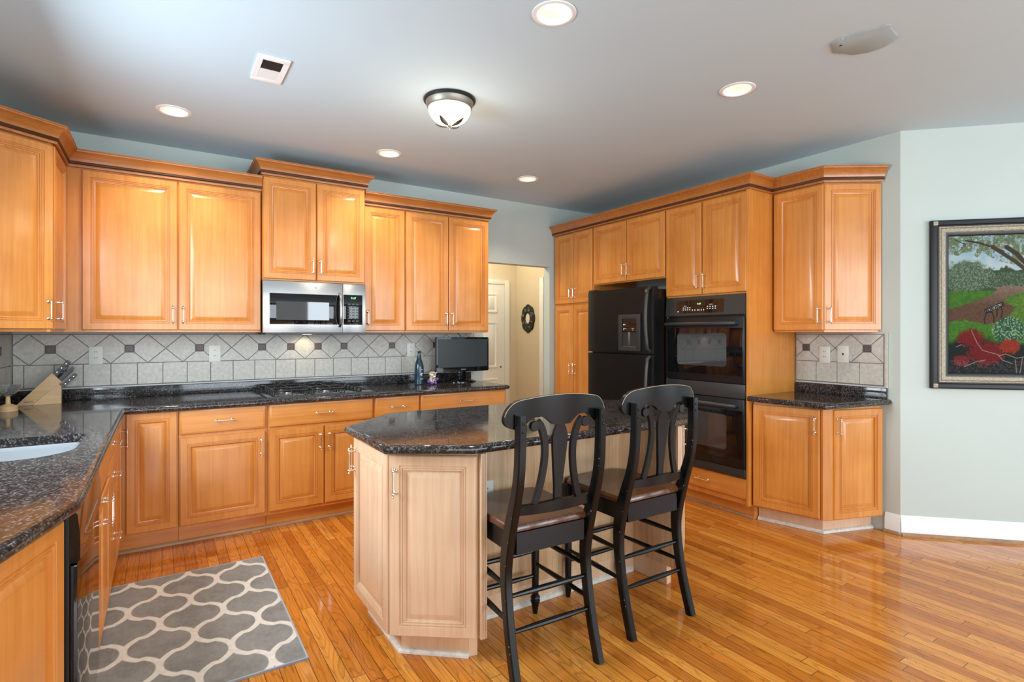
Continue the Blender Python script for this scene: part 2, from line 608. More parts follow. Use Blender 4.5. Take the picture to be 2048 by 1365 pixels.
# left wall with the window over the sink
w = MB()
WY0, WY1, WZ0, WZ1 = 1.90, 3.20, 1.12, 2.28
w.box(WX - .12, FY - .1, 0, WX, WY0, CEIL)
w.box(WX - .12, WY1, 0, WX, WY, CEIL)
w.box(WX - .12, WY0, 0, WX, WY1, WZ0)
w.box(WX - .12, WY0, WZ1, WX, WY1, CEIL)
struct(w.obj('wall_left', M['wall'], smooth=0))
struct(MB().box(RX, ANG0[1] - .0, 0, RX + .12, WY, CEIL).obj('wall_right', M['wall'], smooth=0))
nx, ny = .12 / 2 ** .5, .12 / 2 ** .5
struct(MB().prism([ANG0, ANG1, (ANG1[0] + nx, ANG1[1] + ny), (ANG0[0] + nx, ANG0[1] + ny)][::1], 0, CEIL).obj('wall_angled', M['wall'], smooth=0))
# far side wall and rear wall, each with glazed openings
w = MB()
w.box(FX, -3.0 - .55, 0, FX + .12, -3.0, CEIL); w.box(FX, -0.8, 0, FX + .12, ANG1[1], CEIL)
w.box(FX, -3.0, 0, FX + .12, -.8, .45); w.box(FX, -3.0, 2.45, FX + .12, -.8, CEIL)
struct(w.obj('wall_side', M['wall'], smooth=0))
w = MB()
for a, b_ in ((WX, -.6), (1.8, 2.6), (5.0, FX)):
    w.box(a, FY - .1, 0, b_, FY, CEIL)
for a, b_ in ((-.6, 1.8), (2.6, 5.0)):
    w.box(a, FY - .1, 0, b_, FY, .45); w.box(a, FY - .1, 2.45, b_, FY, CEIL)
struct(w.obj('wall_rear', M['wall'], smooth=0))


def window(name, T, w_, h_):
    f = MB()
    t = .05
    f.box(0, -.04, 0, w_, .04, t, 0, T); f.box(0, -.04, h_ - t, w_, .04, h_, 0, T)
    f.box(0, -.04, t, t, .04, h_ - t, 0, T); f.box(w_ - t, -.04, t, w_, .04, h_ - t, 0, T)
    f.box(w_ / 2 - .025, -.03, t, w_ / 2 + .025, .03, h_ - t, 0, T)
    return struct(f.obj(name, M['white'], smooth=0))


window('window_1', Matrix.Translation((WX - .06, WY0, WZ0)) @ Matrix.Rotation(PI / 2, 4, 'Z'), WY1 - WY0, WZ1 - WZ0)
window('window_2', Matrix.Translation((-.6, FY - .05, .45)), 2.4, 2.0)
window('window_3', Matrix.Translation((2.6, FY - .05, .45)), 2.4, 2.0)
window('window_4', Matrix.Translation((FX + .06, -3.0, .45)) @ Matrix.Rotation(PI / 2, 4, 'Z'), 2.2, 2.0)

# hall beyond the doorway
struct(MB().box(1.9, HY, 0, HX + .1, HY + .1, CEIL).obj('wall_hall_back', M['hallwall'], smooth=0))
struct(MB().box(HX, WY + .1, 0, HX + .1, HY, CEIL).obj('wall_hall_right', M['hallwall'], smooth=0))
struct(MB().box(1.9, WY + .1, 0, 2.0, HY, CEIL).obj('wall_hall_left', M['hallwall'], smooth=0))


def baseboard(name, p, q, side=1, h=.135, shoe=True):
    """from p to q, the room on the right hand"""
    p, q = Vector(p), Vector(q)
    L = (q - p).length
    a = math.atan2(q.y - p.y, q.x - p.x)
    T = Matrix.Translation((p.x, p.y, 0)) @ Matrix.Rotation(a, 4, 'Z')
    prof = [(0, 0), (-.014, 0), (-.014, .098), (-.011, .104), (-.011, .112), (-.006, .125), (-.003, h), (0, h)]
    m = MB().loft([[(0, y, z) for y, z in prof], [(L, y, z) for y, z in prof]], 0, T)
    struct(m.obj(name, M['white']))
    if shoe:
        pr = [(-.0145, .0005), (-.033, .0005), (-.033, .010), (-.027, .018), (-.0145, .022)]
        m = MB().loft([[(0, y, z) for y, z in pr], [(L, y, z) for y, z in pr]], 0, T)
        return m
    return None


tn = [1]


def trim(mb, mat, smooth=35):
    o = struct(mb.obj('trim_%d' % tn[0], mat, smooth=smooth))
    tn[0] += 1
    return o


trim(baseboard('baseboard_right', (RX, 1.73), (RX, ANG0[1]), 1), M['shoe'])
trim(baseboard('baseboard_angled', ANG0, ANG1, 1), M['shoe'])
trim(baseboard('baseboard_hall', (2.0, HY), (2.74, HY), 1), M['shoe'])
baseboard('baseboard_hall_right', (HX, HY), (HX, 5.38), 1, shoe=False)

# hall closet door with casing
DT = MB()
dx0, dx1, dzt = 2.86, 3.70, 2.0
for a, b_ in ((dx0 - .075, dx0), (dx1, dx1 + .075)):
    DT.box(a, HY - .02, 0, b_, HY, dzt + .055, 0, None, .004)
DT.box(dx0, HY - .02, dzt, dx1, HY, dzt + .055, 0, None, .004)
trim(DT, M['cream'])
trim(MB().box(HX - .02, 5.29, 0, HX, 5.365, 2.05, 0, None, .004), M['white'])


def panel_rings(w_, h_, spec):
    """rectangular loft: spec = list of (inset, y)"""
    return [[(i, y, i), (w_ - i, y, i), (w_ - i, y, h_ - i), (i, y, h_ - i)] for i, y in spec]


dr = MB()
dw = dx1 - dx0 - .01
dr.box(0, .0, 0.01, dw, .02, dzt - .01)
for ix, (xa, xb) in enumerate(((.11, dw / 2 - .05), (dw / 2 + .05, dw - .11))):
    for za, zb in ((.22, .80), (.93, 1.52), (1.63, 1.88)):
        rr_ = panel_rings(xb - xa, zb - za, [(0, -.0005), (.008, -.013), (.020, -.013), (.038, -.001), (.058, -.013)])
        dr.loft(rr_, 0, Matrix.Translation((xa, 0, za)), True, False, True)
hall_door = struct(dr.obj('door_1', M['cream'], None, (dx0 + .005, HY - .024, 0)))
MB().lathe([(.011, 0), (.011, .004), (.006, .005)], 14, 0, Matrix.Translation((dw - .06, -.004, .94)) @ Matrix.Rotation(PI / 2, 4, 'X')).obj('finger_pull', M['hole'], hall_door)

# ------------------------------------------------------------------ cabinet builders
HANDLE = None


def handle_mesh():
    m = MB()
    # bar along z with bead collars and finials, posts towards +y (the door)
    L = .128
    prof = [(.0005, 0), (.0032, .002), (.0045, .006), (.0022, .010), (.0052, .014), (.0055, .018), (.0034, .022), (.0042, .026), (.0036, .036),
            (.0033, .064), (.0036, .092), (.0042, .102), (.0034, .106), (.0055, .110), (.0052, .114), (.0022, .118), (.0045, .122), (.0032, .126), (.0005, .128)]
    m.lathe([(r, z - L / 2) for r, z in prof], 10, 0, Matrix.Translation((0, -.030, 0)))
    for z in (-.046, .046):
        T = Matrix.Translation((0, 0, z)) @ Matrix.Rotation(PI / 2, 4, 'X')
        m.lathe([(.008, .0003), (.0075, .003), (.0035, .006), (.0032, .022), (.0055, .026), (.005, .032), (.002, .035)], 10, 0, T)
    o = m.obj('handle', M['nickel'])
    me = o.data
    bpy.data.objects.remove(o)
    return me


HANDLE = handle_mesh()


def add_handle(parent, x, z, horiz=False):
    o = bpy.data.objects.new('handle', HANDLE)
    COL.objects.link(o)
    o.parent = parent
    o.location = (x, 0, z)
    if horiz:
        o.rotation_euler = (0, PI / 2, 0)
    return o


DOORSPEC = [(0, .0195), (0, .005), (.0045, 0), (.042, 0), (.0435, .0042), (.047, .0042), (.049, .0008), (.0525, .0008),
            (.054, .0052), (.0575, .0052), (.0595, .0022), (.062, .0028), (.0635, .012), (.068, .0135), (.094, .0030), (.096, .0028)]


def door_mesh(w_, h_):
    m = MB()
    k = min(1.0, w_ / .235)
    spec = [(i * k, y) for i, y in DOORSPEC]
    m.loft(panel_rings(w_, h_, spec), 0)
    return m


def door(root, x0, x1, z0, z1, hs=None, hv='B', mat='wood', hz=None):
    d = door_mesh(x1 - x0, z1 - z0).obj('door', M[mat], root, (x0, 0, z0), smooth=30)
    if hs:
        hx = .026 if hs == 'L' else x1 - x0 - .026
        z = hz - z0 if hz is not None else (.105 if hv == 'B' else z1 - z0 - .108)
        add_handle(d, hx, z)
    return d


def drawer(root, x0, x1, z0, z1, mat='wood_h', pull=True):
    m = MB()
    w_, h_ = x1 - x0, z1 - z0
    m.loft(panel_rings(w_, h_, [(0, .0195), (0, .006), (.003, .003), (.009, .0015), (.012, 0), (.014, 0)]), 0)
    d = m.obj('drawer', M[mat], root, (x0, 0, z0), smooth=30)
    if pull:
        add_handle(d, w_ / 2, h_ / 2, True)
    return d


def cabinet(name, label, cat, loc, th, w_, depth, z0, z1, toe=0.0, mat='wood', group=None):
    """root at the front left bottom corner; local x along the width, -y towards the room"""
    r = empty(name, label, cat, (loc[0], loc[1], loc[2] if len(loc) > 2 else 0), th, group)
    m = MB().box(0.0006, .0205, z0, w_ - .0006, depth, z1)
    m.obj('body', M[mat], r, smooth=0)
    if toe:
        MB().box(.0006, toe, 0.0005, w_ - .0006, depth - .02, z0 - .0005).obj('toe_kick', M[mat if mat != 'wood' else 'wood_h'], r, smooth=0)
    return r


BG = 'honey maple base cabinets'
UG = 'honey maple wall cabinets'
BF = 4.05      # door plane of the back base run
BD = .646
BB = (.105, .876)
# ---- base run on the back wall
r = cabinet('base_cabinet', 'narrow full-height-door honey maple corner base cabinet left of the wide drawer bases', 'cabinet', (-.80, BF), 0, .889, BD, *BB, .075, group=BG)
door(r, .614, .882, .13, .873)
r = cabinet('base_cabinet', 'honey maple base cabinet with one drawer over one wide door, left of the cooktop', 'cabinet', (.09, BF), 0, .522, BD, *BB, .075, group=BG)
drawer(r, .005, .508, .717, .871); door(r, .005, .508, .13, .695, 'R', 'T')
r = cabinet('base_cabinet', 'honey maple base cabinet under the cooktop, wide drawer over two doors', 'cabinet', (.613, BF), 0, .752, BD, *BB, .075, group=BG)
drawer(r, .010, .741, .717, .871); door(r, .010, .378, .13, .695, 'R', 'T'); door(r, .388, .741, .13, .695, 'L', 'T')
r = cabinet('base_cabinet', 'honey maple base cabinet with small drawer, right of the cooktop base and behind the island', 'cabinet', (1.366, BF), 0, .379, BD, *BB, .075, group=BG)
drawer(r, .010, .370, .717, .871); door(r, .010, .370, .13, .695, 'L', 'T')
r = cabinet('desk_drawer_cabinet', 'honey maple desk drawer box with open knee space, under the small television', 'cabinet', (1.746, BF), 0, .826, BD, .735, .876, group=BG)
drawer(r, .007, .812, .733, .871)
MB().box(.0, .30, .0005, .018, BD, .734).obj('side_panel', M['wood'], r, (.0006, 0, 0), smooth=0)
# ---- left run, facing +X : local x runs along +Y
LF = -.205
LD = .615
TH = PI / 2
r = cabinet('sink_cabinet', 'honey maple sink base cabinet beside the dishwasher, two doors under a false front', 'cabinet', (LF, 2.555), TH, .594, LD, .105, .685, .075, group=BG)
drawer(r, .005, .589, .717, .871, pull=False)
MB().box(.0006, .0205, .6855, .5934, .045, .876).obj('rail', M['wood'], r, smooth=0)
door(r, .005, .293, .13, .695, 'R', 'T', hz=.615); door(r, .301, .589, .13, .695, 'L', 'T', hz=.615)
r = cabinet('base_cabinet', 'honey maple three-drawer base cabinet in the left run, beyond the sink', 'cabinet', (LF, 3.15), TH, .469, LD, *BB, .075, group=BG)
drawer(r, .005, .464, .755, .871); drawer(r, .005, .464, .565, .745); drawer(r, .005, .464, .13, .555)
r = cabinet('base_cabinet', 'honey maple corner base cabinet with tall door at the far end of the left run', 'cabinet', (LF, 3.62), TH, .4485, LD, *BB, .075, group=BG)
door(r, .005, .405, .13, .871, 'R', 'T', hz=.73)
# ---- angled end cabinet at the near left
def angled_base(name, label, pts, back, doors, mat='wood', group=BG, root=None):
    """pts: plan of the front (door planes) in world XY; back: closing points; doors: (i, u0, u1, z0, z1, hs)"""
    r = empty(name, label, 'cabinet', (pts[0][0], pts[0][1], 0), 0, group)
    o = Vector(pts[0])
    return r


def world_prism(root, poly, z0, z1, name, mat):
    o = root.location
    pl = [(x - o.x, y - o.y) for x, y in poly]
    return MB().prism(pl, z0 - o.z, z1 - o.z).obj(name, M[mat], root, smooth=0)


def face_door(root, p, q, z0, z1, hs=None, hv='T', mat='wood', gap0=.006, gap1=.006):
    """door on the vertical face from p (viewer's left) to q (viewer's right)"""
    p, q = Vector(p), Vector(q)
    a = math.atan2(q.y - p.y, q.x - p.x)
    L = (q - p).length
    d = door_mesh(L - gap0 - gap1, z1 - z0).obj('door', M[mat], root, smooth=30)
    u = (q - p).normalized()
    pos = p + u * gap0
    d.location = (pos.x - root.location.x, pos.y - root.location.y, z0 - root.location.z)
    d.rotation_euler = (0, 0, a)
    if hs:
        W_ = L - gap0 - gap1
        add_handle(d, .026 if hs == 'L' else W_ - .026, .105 if hv == 'B' else z1 - z0 - .108)
    return d


# viewer stands on the +X side of this face; its left end is the near end
E0, E1 = (-.395, 1.325), (-.222, 1.917)
r = empty('angled_base_cabinet', 'honey maple angled end base cabinet in the near left corner, before the dishwasher', 'cabinet', (E1[0], E1[1], 0), 0, BG)
fa = Vector((E1[0] - E0[0], E1[1] - E0[1])).normalized(); fn = Vector((-fa.y, fa.x))
bk = lambda p, d: (p[0] + fn.x * d, p[1] + fn.y * d)
world_prism(r, [bk(E0, .0205), bk(E1, .0205), (-.80, E1[1] + .004), (-.80, E0[1] + .1)], .105, .876, 'body', 'wood')
world_prism(r, [bk(E0, .08), (E1[0] - .085, E1[1]), (-.79, E1[1]), (-.79, E0[1] + .15)], .0005, .1045, 'toe_kick', 'wood_h')
face_door(r, E0, E1, .12, .853, None)

# ---- dishwasher
r = empty('dishwasher', 'black dishwasher with protruding control panel under the left counter', 'dishwasher', (LF, 1.936, 0), TH)
MB().box(0, .012, .105, .612, .58, .874).obj('body', M['black'], r, smooth=0)
MB().box(0, -.006, .115, .612, .0115, .715, 0, None, .003).obj('door', M['gloss'], r)
cpm = MB()
pr = [(.011, .722), (-.006, .722), (-.012, .730), (-.012, .80), (-.006, .858), (0.0, .864), (.011, .864)]
cpm.loft([[(0, y, z) for y, z in pr], [(.612, y, z) for y, z in pr]])
cp = cpm.obj('control_panel', M['gloss'], r)
for k in range(12):
    MB().box(.12 + k * .032, -.0132, .768, .129 + k * .032, -.0121, .778).obj('button', M['pewter'], cp, smooth=0)
MB().box(0.001, .06, .0005, .611, .55, .104).obj('toe_kick', M['black'], r, smooth=0)

# ---- upper cabinets on the back wall
UF = 4.36
UDp = .337
UB = (1.376, 2.420)
r = cabinet('wall_cabinet', 'honey maple double-door wall cabinet left of the microwave', 'cabinet', (-.822, UF, 0), 0, 1.439, UDp, *UB, group=UG)
door(r, .395, .911, 1.39, 2.411, 'R'); door(r, .918, 1.436, 1.39, 2.411, 'L')
r = cabinet('wall_cabinet', 'raised honey maple cabinet above the microwave with its own crown moulding', 'cabinet', (.620, 4.315, 0), 0, .762, .382, 1.764, 2.535, group=UG)
door(r, .004, .378, 1.775, 2.525, 'R'); door(r, .385, .758, 1.775, 2.525, 'L')
mwc = r
r = cabinet('wall_cabinet', 'honey maple single-door wall cabinet immediately right of the microwave', 'cabinet', (1.384, UF, 0), 0, .360, UDp, *UB, group=UG)
door(r, .004, .354, 1.39, 2.411, 'L')
r = cabinet('wall_cabinet', 'honey maple double-door wall cabinet above the television, at the end by the doorway', 'cabinet', (1.745, UF, 0), 0, .822, UDp, *UB, group=UG)
door(r, .006, .404, 1.39, 2.411, 'R'); door(r, .412, .819, 1.39, 2.411, 'L')
# ---- upper cabinets on the left wall
r = cabinet('wall_cabinet', 'honey maple wall cabinet tucked in the left corner, its narrow door seen edge on', 'cabinet', (-.50, 3.908, 0), TH, .447, .325, *UB, group=UG)
door(r, .006, .43, 1.39, 2.411, 'L')
P0, P1 = (-.826, 3.670), (-.50, 3.905)
r = empty('angled_wall_cabinet', 'honey maple angled end wall cabinet at the far left edge of the photo', 'cabinet', (P1[0], P1[1], 1.376), 0, UG)
fa = Vector((P1[0] - P0[0], P1[1] - P0[1])).normalized(); fn = Vector((-fa.y, fa.x))
world_prism(r, [(P0[0], P0[1] + .03), bk(P1, .0205), (P1[0] - .0205, P1[1]), (P0[0], P1[1])], 1.376, 2.42, 'body', 'wood')
face_door(r, P0, P1, 1.39, 2.411, 'R', 'B')

# ---- tall run on the right wall, facing -X : local x runs along -Y
TF = 3.58
TD = .612
TR = -PI / 2
TG = 'honey maple tall cabinets on the right wall'
r = cabinet('pantry_cabinet', 'tall honey maple pantry cabinet with four doors, between doorway and refrigerator', 'cabinet', (TF, 4.692), TR, .636, TD, .105, 2.42, .075, group=TG)
for z0, z1, hz in ((1.683, 2.411, 1.79), (.13, 1.655, 1.0)):
    door(r, .022, .326, z0, z1, 'R', 'B', hz=hz); door(r, .334, .626, z0, z1, 'L', 'B', hz=hz)
r = cabinet('wall_cabinet', 'honey maple double-door cabinet over the black refrigerator', 'cabinet', (TF, 4.055), TR, .920, TD, 1.842, 2.42, group=TG)
door(r, .010, .456, 1.850, 2.411, 'R', 'B'); door(r, .464, .912, 1.850, 2.411, 'L', 'B')
# oven tower: body made of panels around the oven recess
r = empty('oven_cabinet', 'tall honey maple cabinet that houses the black double oven', 'cabinet', (TF, 3.134, 0), TR, TG)
OW = .774
m = MB()
m.box(.0006, .0205, .105, .018, TD, 2.42); m.box(OW - .018, .0005, .105, OW, TD, 2.42)
m.box(.018, .0205, 1.665, OW - .018, TD, 2.42); m.box(.018, .0205, .105, OW - .018, TD, .302)
m.box(.018, TD - .02, .302, OW - .018, TD, 1.665)
m.obj('body', M['wood'], r, smooth=0)
MB().box(.0006, .075, .0005, OW, TD - .02, .1045).obj('toe_kick', M['wood_h'], r, smooth=0)
door(r, .006, .362, 1.677, 2.411, 'R', 'B'); door(r, .370, OW - .020, 1.677, 2.411, 'L', 'B')
drawer(r, .010, OW - .022, .150, .298)
# ---- double oven
ov = empty('double_oven', 'black built-in double wall oven with glass doors beside the refrigerator', 'oven', (TF, 3.134, .236), TR)
ox0, ox1 = .022, OW - .022
MB().box(ox0 + .004, .006, .068, ox1 - .004, .55, 1.425).obj('body', M['black'], ov, smooth=0)
pr = [(.004, 1.268), (-.014, 1.268), (-.022, 1.276), (-.010, 1.425), (.004, 1.427)]
cpm = MB(); cpm.loft([[(ox0, y, z) for y, z in pr], [(ox1, y, z) for y, z in pr]])
cp = cpm.obj('control_panel', M['panel'], ov)
slope = lambda z: -.022 + (z - 1.276) * (.012 / .149)
m = MB()
for a, b_, c_, d_ in ((.13, .58, 1.293, 1.398),):
    n_ = []
    cr_ = .018
    for (cx, cz, a0) in ((b_ - cr_, d_ - cr_, 0), (a + cr_, d_ - cr_, 90), (a + cr_, c_ + cr_, 180), (b_ - cr_, c_ + cr_, 270)):
        for k in range(5):
            an = math.radians(a0 + k * 22.5)
            n_.append((cx + cr_ * math.cos(an), cz + cr_ * math.sin(an)))
    m.loft([[(x, slope(z) + .001, z) for x, z in n_], [(x, slope(z) - .0012, z) for x, z in n_]])
kp = m.obj('keypad', M['gloss'], cp, smooth=0)
m = MB()
def dash(m, x, z, w_, h_):
    m.box(x - w_ / 2, slope(z) - .0022, z - h_ / 2, x + w_ / 2, slope(z) - .0014, z + h_ / 2)
for i in range(4):
    for z in (1.338, 1.322):
        dash(m, .205 + i * .021, z, .011, .0065)
        dash(m, .435 + i * .024, z + .004, .011, .0065)
for x in (.295, .318, .345, .358, .38, .402):
    dash(m, x, 1.318, .007, .011)
dash(m, .222, 1.353, .024, .003); dash(m, .465, 1.358, .030, .003); dash(m, .152, 1.310, .010, .010)
m.obj('keys', M['print'], cp, smooth=0)
lettering('9:47', .020, M['greenled'], cp, (.355, slope(1.366) - .0018, 1.366), (PI / 2, 0, 0), 'clock_digits')


def oven_door(z0, z1, glass=True):
    d = MB()
    d.box(ox0, -.022, z0, ox1, .0055, z1, 0, None, .004)
    h = z1 - z0
    dd = d.obj('door', M['black'], ov)
    MB().box(ox0 + .03, -.0245, z0 + .055, ox1 - .012, -.0221, z1 - .085, 0, None, .0008).obj('glass_panel', M['gloss'], dd)
    n_ = []
    a, b_, c_, d_, cr_ = ox0 + .125, ox1 - .145, z0 + .12, z1 - .125, .025
    for (cx, cz, a0) in ((b_ - cr_, d_ - cr_, 0), (a + cr_, d_ - cr_, 90), (a + cr_, c_ + cr_, 180), (b_ - cr_, c_ + cr_, 270)):
        for k in range(6):
            an = math.radians(a0 + k * 18)
            n_.append((cx + cr_ * math.cos(an), cz + cr_ * math.sin(an)))
    MB().loft([[(x, -.0244, z) for x, z in n_], [(x, -.0254, z) for x, z in n_]]).obj('window', M['ovenglass'], dd, smooth=0)
    hm = MB()
    hz = z1 - .05
    hm.tube([(ox0 + .02, -.022, hz), (ox0 + .022, -.048, hz), (ox0 + .045, -.058, hz), (ox1 - .085, -.058, hz), (ox1 - .062, -.048, hz), (ox1 - .06, -.022, hz)], [.014, .015, .016, .016, .015, .014], 12)
    hm.obj('handle', M['panel'], dd)
    return dd


oven_door(.760, 1.258)
oven_door(.138, .645)
MB().box(ox0, -.018, .650, ox1, .0055, .755, 0, None, .003).obj('lower_panel', M['panel'], ov)
MB().box(ox0, -.016, .070, ox1, .0055, .134, 0, None, .003).obj('vent_trim', M['panel'], ov)

# ---- refrigerator
FRX = 3.435
fr = empty('refrigerator', 'large black textured refrigerator with water dispenser in its door', 'refrigerator', (FRX, 3.975, 0), TR)
FW = .828
MB().box(.002, .075, .02, FW - .002, .72, 1.745).obj('body', M['black'], fr, smooth=0)


def fridge_door(z0, z1):
    m = MB()
    # gently bowed front
    n = 12
    pts = []
    for k in range(n + 1):
        x = FW * k / n
        t = 2 * k / n - 1
        pts.append((x, .008 * t * t))
    pts[0] = (0, .02); pts[-1] = (FW, .02)
    poly = [(FW, .07), (0, .07)] + pts
    m.prism(poly, z0, z1)
    return m.obj('door', M['fridge'], fr, smooth=30)


d1 = fridge_door(1.198, 1.765)
d2 = fridge_door(.10, 1.184)
MB().box(.01, .03, .02, FW - .01, .07, .095).obj('kick_grille', M['black'], fr, smooth=0)
MB().box(.005, .02, 1.766, .085, .11, 1.782, 0, None, .004).obj('hinge_cover', M['panel'], fr)
for d_, z0, z1 in ((d1, 1.22, 1.755), (d2, .60, 1.172)):
    m = MB()
    x = FW - .035
    n = 9
    pts = [(x, .012, z0)] + [(x, -.020 - .022 * math.sin(PI * k / n), z0 + .02 + (z1 - z0 - .04) * k / n) for k in range(n + 1)] + [(x, .012, z1)]
    m.tube(pts, [.015] * len(pts), 12)
    m.obj('handle', M['panel'], d_)
# dispenser
m = MB()
ax0, ax1, az0, az1 = .440, .700, 1.215, 1.535
for (a, b_, c_, e_) in ((ax0, ax0 + .042, az0, az1), (ax1 - .042, ax1, az0, az1), (ax0 + .042, ax1 - .042, az0, az0 + .035), (ax0 + .042, ax1 - .042, az1 - .040, az1)):
    m.box(a, -.012, c_, b_, .010, e_, 0, None, .003)
dp = m.obj('dispenser_frame', M['panel'], d1)
m = MB()
m.box(ax0 + .042, -.006, az0 + .165, ax1 - .042, .010, az1 - .04)
m.obj('dispenser_controls', M['gloss'], dp, smooth=0)
m = MB()
m.box(ax0 + .042, -.001, az0 + .035, ax1 - .042, .004, az0 + .165, 0)
m.obj('dispenser_recess', M['hole'], dp, smooth=0)
m = MB()
m.box(ax0 + .115, -.006, az0 + .05, ax0 + .133, -.001, az0 + .165, 0, None, .002)
m.box(ax0 + .045, -.010, az0 + .037, ax1 - .045, -.001, az0 + .043)
m.obj('dispenser_lever', M['steel'], dp)
m = MB()
for x, z in ((.06, .195), (.075, .195), (.09, .195), (.165, .195), (.18, .195), (.06, .185), (.17, .182)):
    m.box(ax0 + x - .003, -.0072, az0 + z - .003, ax0 + x + .003, -.0061, az0 + z + .003)
m.box(ax0 + .058, -.0072, az0 + .225, ax0 + .070, -.0061, az0 + .237); m.box(ax0 + .072, -.0072, az0 + .229, ax0 + .088, -.0061, az0 + .233)
m.obj('dispenser_icons', M['print'], dp, smooth=0)


def emblem(parent, loc, rot, r_):
    """round maker's roundel with looped script"""
    m = MB()
    m.lathe([(r_, 0), (r_, .0012), (r_ * .9, .0016)], 20, 0)
    o = m.obj('emblem', M['steel'], parent, loc, rot=rot)
    s_ = MB()
    pts = [(r_ * .62 * math.cos(t) * (1 - .12 * t), r_ * .5 * math.sin(t * 1.7), .0018) for t in [k * .35 for k in range(15)]]
    s_.tube(pts, r_ * .085, 5)
    s_.obj('script', M['hole'], o)
    return o


emblem(d1, (FW - .035, -.0360, 1.725), (PI / 2, 0, 0), .011)

# ---- hutch at the right end
UH = [(3.87, 2.352), (3.87, 1.975), (4.194, 1.745)]
r = empty('wall_cabinet', 'honey maple wall cabinet with an angled end door, above the small right counter', 'cabinet', (3.87, 2.352, 1.376), 0, UG)
fa = Vector((UH[2][0] - UH[1][0], UH[2][1] - UH[1][1])).normalized(); fn = Vector((-fa.y, fa.x))
world_prism(r, [(3.8905, 2.352), (3.8905, 1.975 + .008), (4.194, 1.745 + .025), (4.194, 2.352)], 1.376, 2.42, 'body', 'wood')
face_door(r, UH[0], UH[1], 1.39, 2.411, 'R', 'B'); face_door(r, UH[1], UH[2], 1.39, 2.411, 'L', 'B')
BH = [(3.606, 2.350), (3.712, 1.918), (3.772, 1.861), (4.166, 1.727)]
r = empty('angled_base_cabinet', 'honey maple base cabinet with two angled doors, under the small right counter', 'cabinet', (3.606, 2.350, 0), 0, BG)
insp = [(3.628, 2.350), (3.733, 1.930), (3.755, 1.895), (3.785, 1.880), (4.172, 1.748), (4.194, 1.76), (4.194, 2.350)]
world_prism(r, insp, .105, .876, 'body', 'wood')
world_prism(r, [(3.725, 1.908), (3.760, 1.868), (3.80, 1.868), (3.775, 1.94), (3.735, 1.94)], .112, .870, 'corner_post', 'wood')
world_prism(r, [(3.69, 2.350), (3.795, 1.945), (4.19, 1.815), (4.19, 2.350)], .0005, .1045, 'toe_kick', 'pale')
face_door(r, BH[0], BH[1], .115, .853, 'R', 'T'); face_door(r, BH[2], BH[3], .115, .853, 'L', 'T')

# ------------------------------------------------------------------ mouldings
def sweep(poly, prof, mat, name, label=None, cat=None, group=None, parent=None, struct_=False, rope=None):
    """prof: (out, z) swept along plan points, 'out' on the right hand of travel, mitred"""
    P = [Vector(p) for p in poly]
    n = len(P)

    def rings_for(prf):
        rings = []
        for i in range(n):
            if i == 0:
                d = (P[1] - P[0]).normalized(); k = Vector((d.y, -d.x))
            elif i == n - 1:
                d = (P[-1] - P[-2]).normalized(); k = Vector((d.y, -d.x))
            else:
                d1_, d2_ = (P[i] - P[i - 1]).normalized(), (P[i + 1] - P[i]).normalized()
                n1, n2 = Vector((d1_.y, -d1_.x)), Vector((d2_.y, -d2_.x))
                k = (n1 + n2) / (1 + n1.dot(n2))
            rings.append([(P[i].x + k.x * o, P[i].y + k.y * o, z) for o, z in prf])
        return rings
    m = MB().loft(rings_for(prof), 0)
    base = parent.location if parent else Vector((0, 0, 0))
    if parent:
        m.v = [(x - base.x, y - base.y, z - base.z) for x, y, z in m.v]
    o = m.obj(name, M[mat], parent, smooth=30)
    if label:
        tag(o, label, cat, group)
    if rope:
        m2 = MB().loft(rings_for(rope), 0)
        if parent:
            m2.v = [(x - base.x, y - base.y, z - base.z) for x, y, z in m2.v]
        m2.obj('rope_bead', M['rope'], o, smooth=60)
    return o


def crown_prof(z):
    return [(-.024, z), (.010, z), (.012, z + .008), (.010, z + .016), (.010, z + .030), (.018, z + .033), (.021, z + .045),
            (.028, z + .060), (.040, z + .076), (.050, z + .084), (.055, z + .086), (.056, z + .094), (.060, z + .096), (.060, z + .102), (-.024, z + .102)]


def rope_prof(z):
    return [(.0095, z + .0135), (.0150, z + .015), (.0185, z + .022), (.0165, z + .030), (.0095, z + .0315)]


ZC = 2.4205
CG = 'crown mouldings'
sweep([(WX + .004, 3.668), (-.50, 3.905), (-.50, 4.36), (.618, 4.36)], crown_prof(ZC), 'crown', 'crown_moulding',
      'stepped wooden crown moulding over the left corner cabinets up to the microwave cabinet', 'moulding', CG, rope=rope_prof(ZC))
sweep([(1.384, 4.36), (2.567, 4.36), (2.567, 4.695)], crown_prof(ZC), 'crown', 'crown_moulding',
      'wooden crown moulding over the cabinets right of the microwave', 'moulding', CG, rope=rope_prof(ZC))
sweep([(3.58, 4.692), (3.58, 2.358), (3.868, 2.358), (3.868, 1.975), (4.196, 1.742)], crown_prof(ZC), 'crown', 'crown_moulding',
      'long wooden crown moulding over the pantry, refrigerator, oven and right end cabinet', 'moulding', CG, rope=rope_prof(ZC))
zc2 = 2.5145
sweep([(.620, 4.695), (.620, 4.315), (1.382, 4.315), (1.382, 4.695)], crown_prof(zc2 + .021), 'crown', 'crown_moulding', parent=mwc, rope=rope_prof(zc2 + .021))

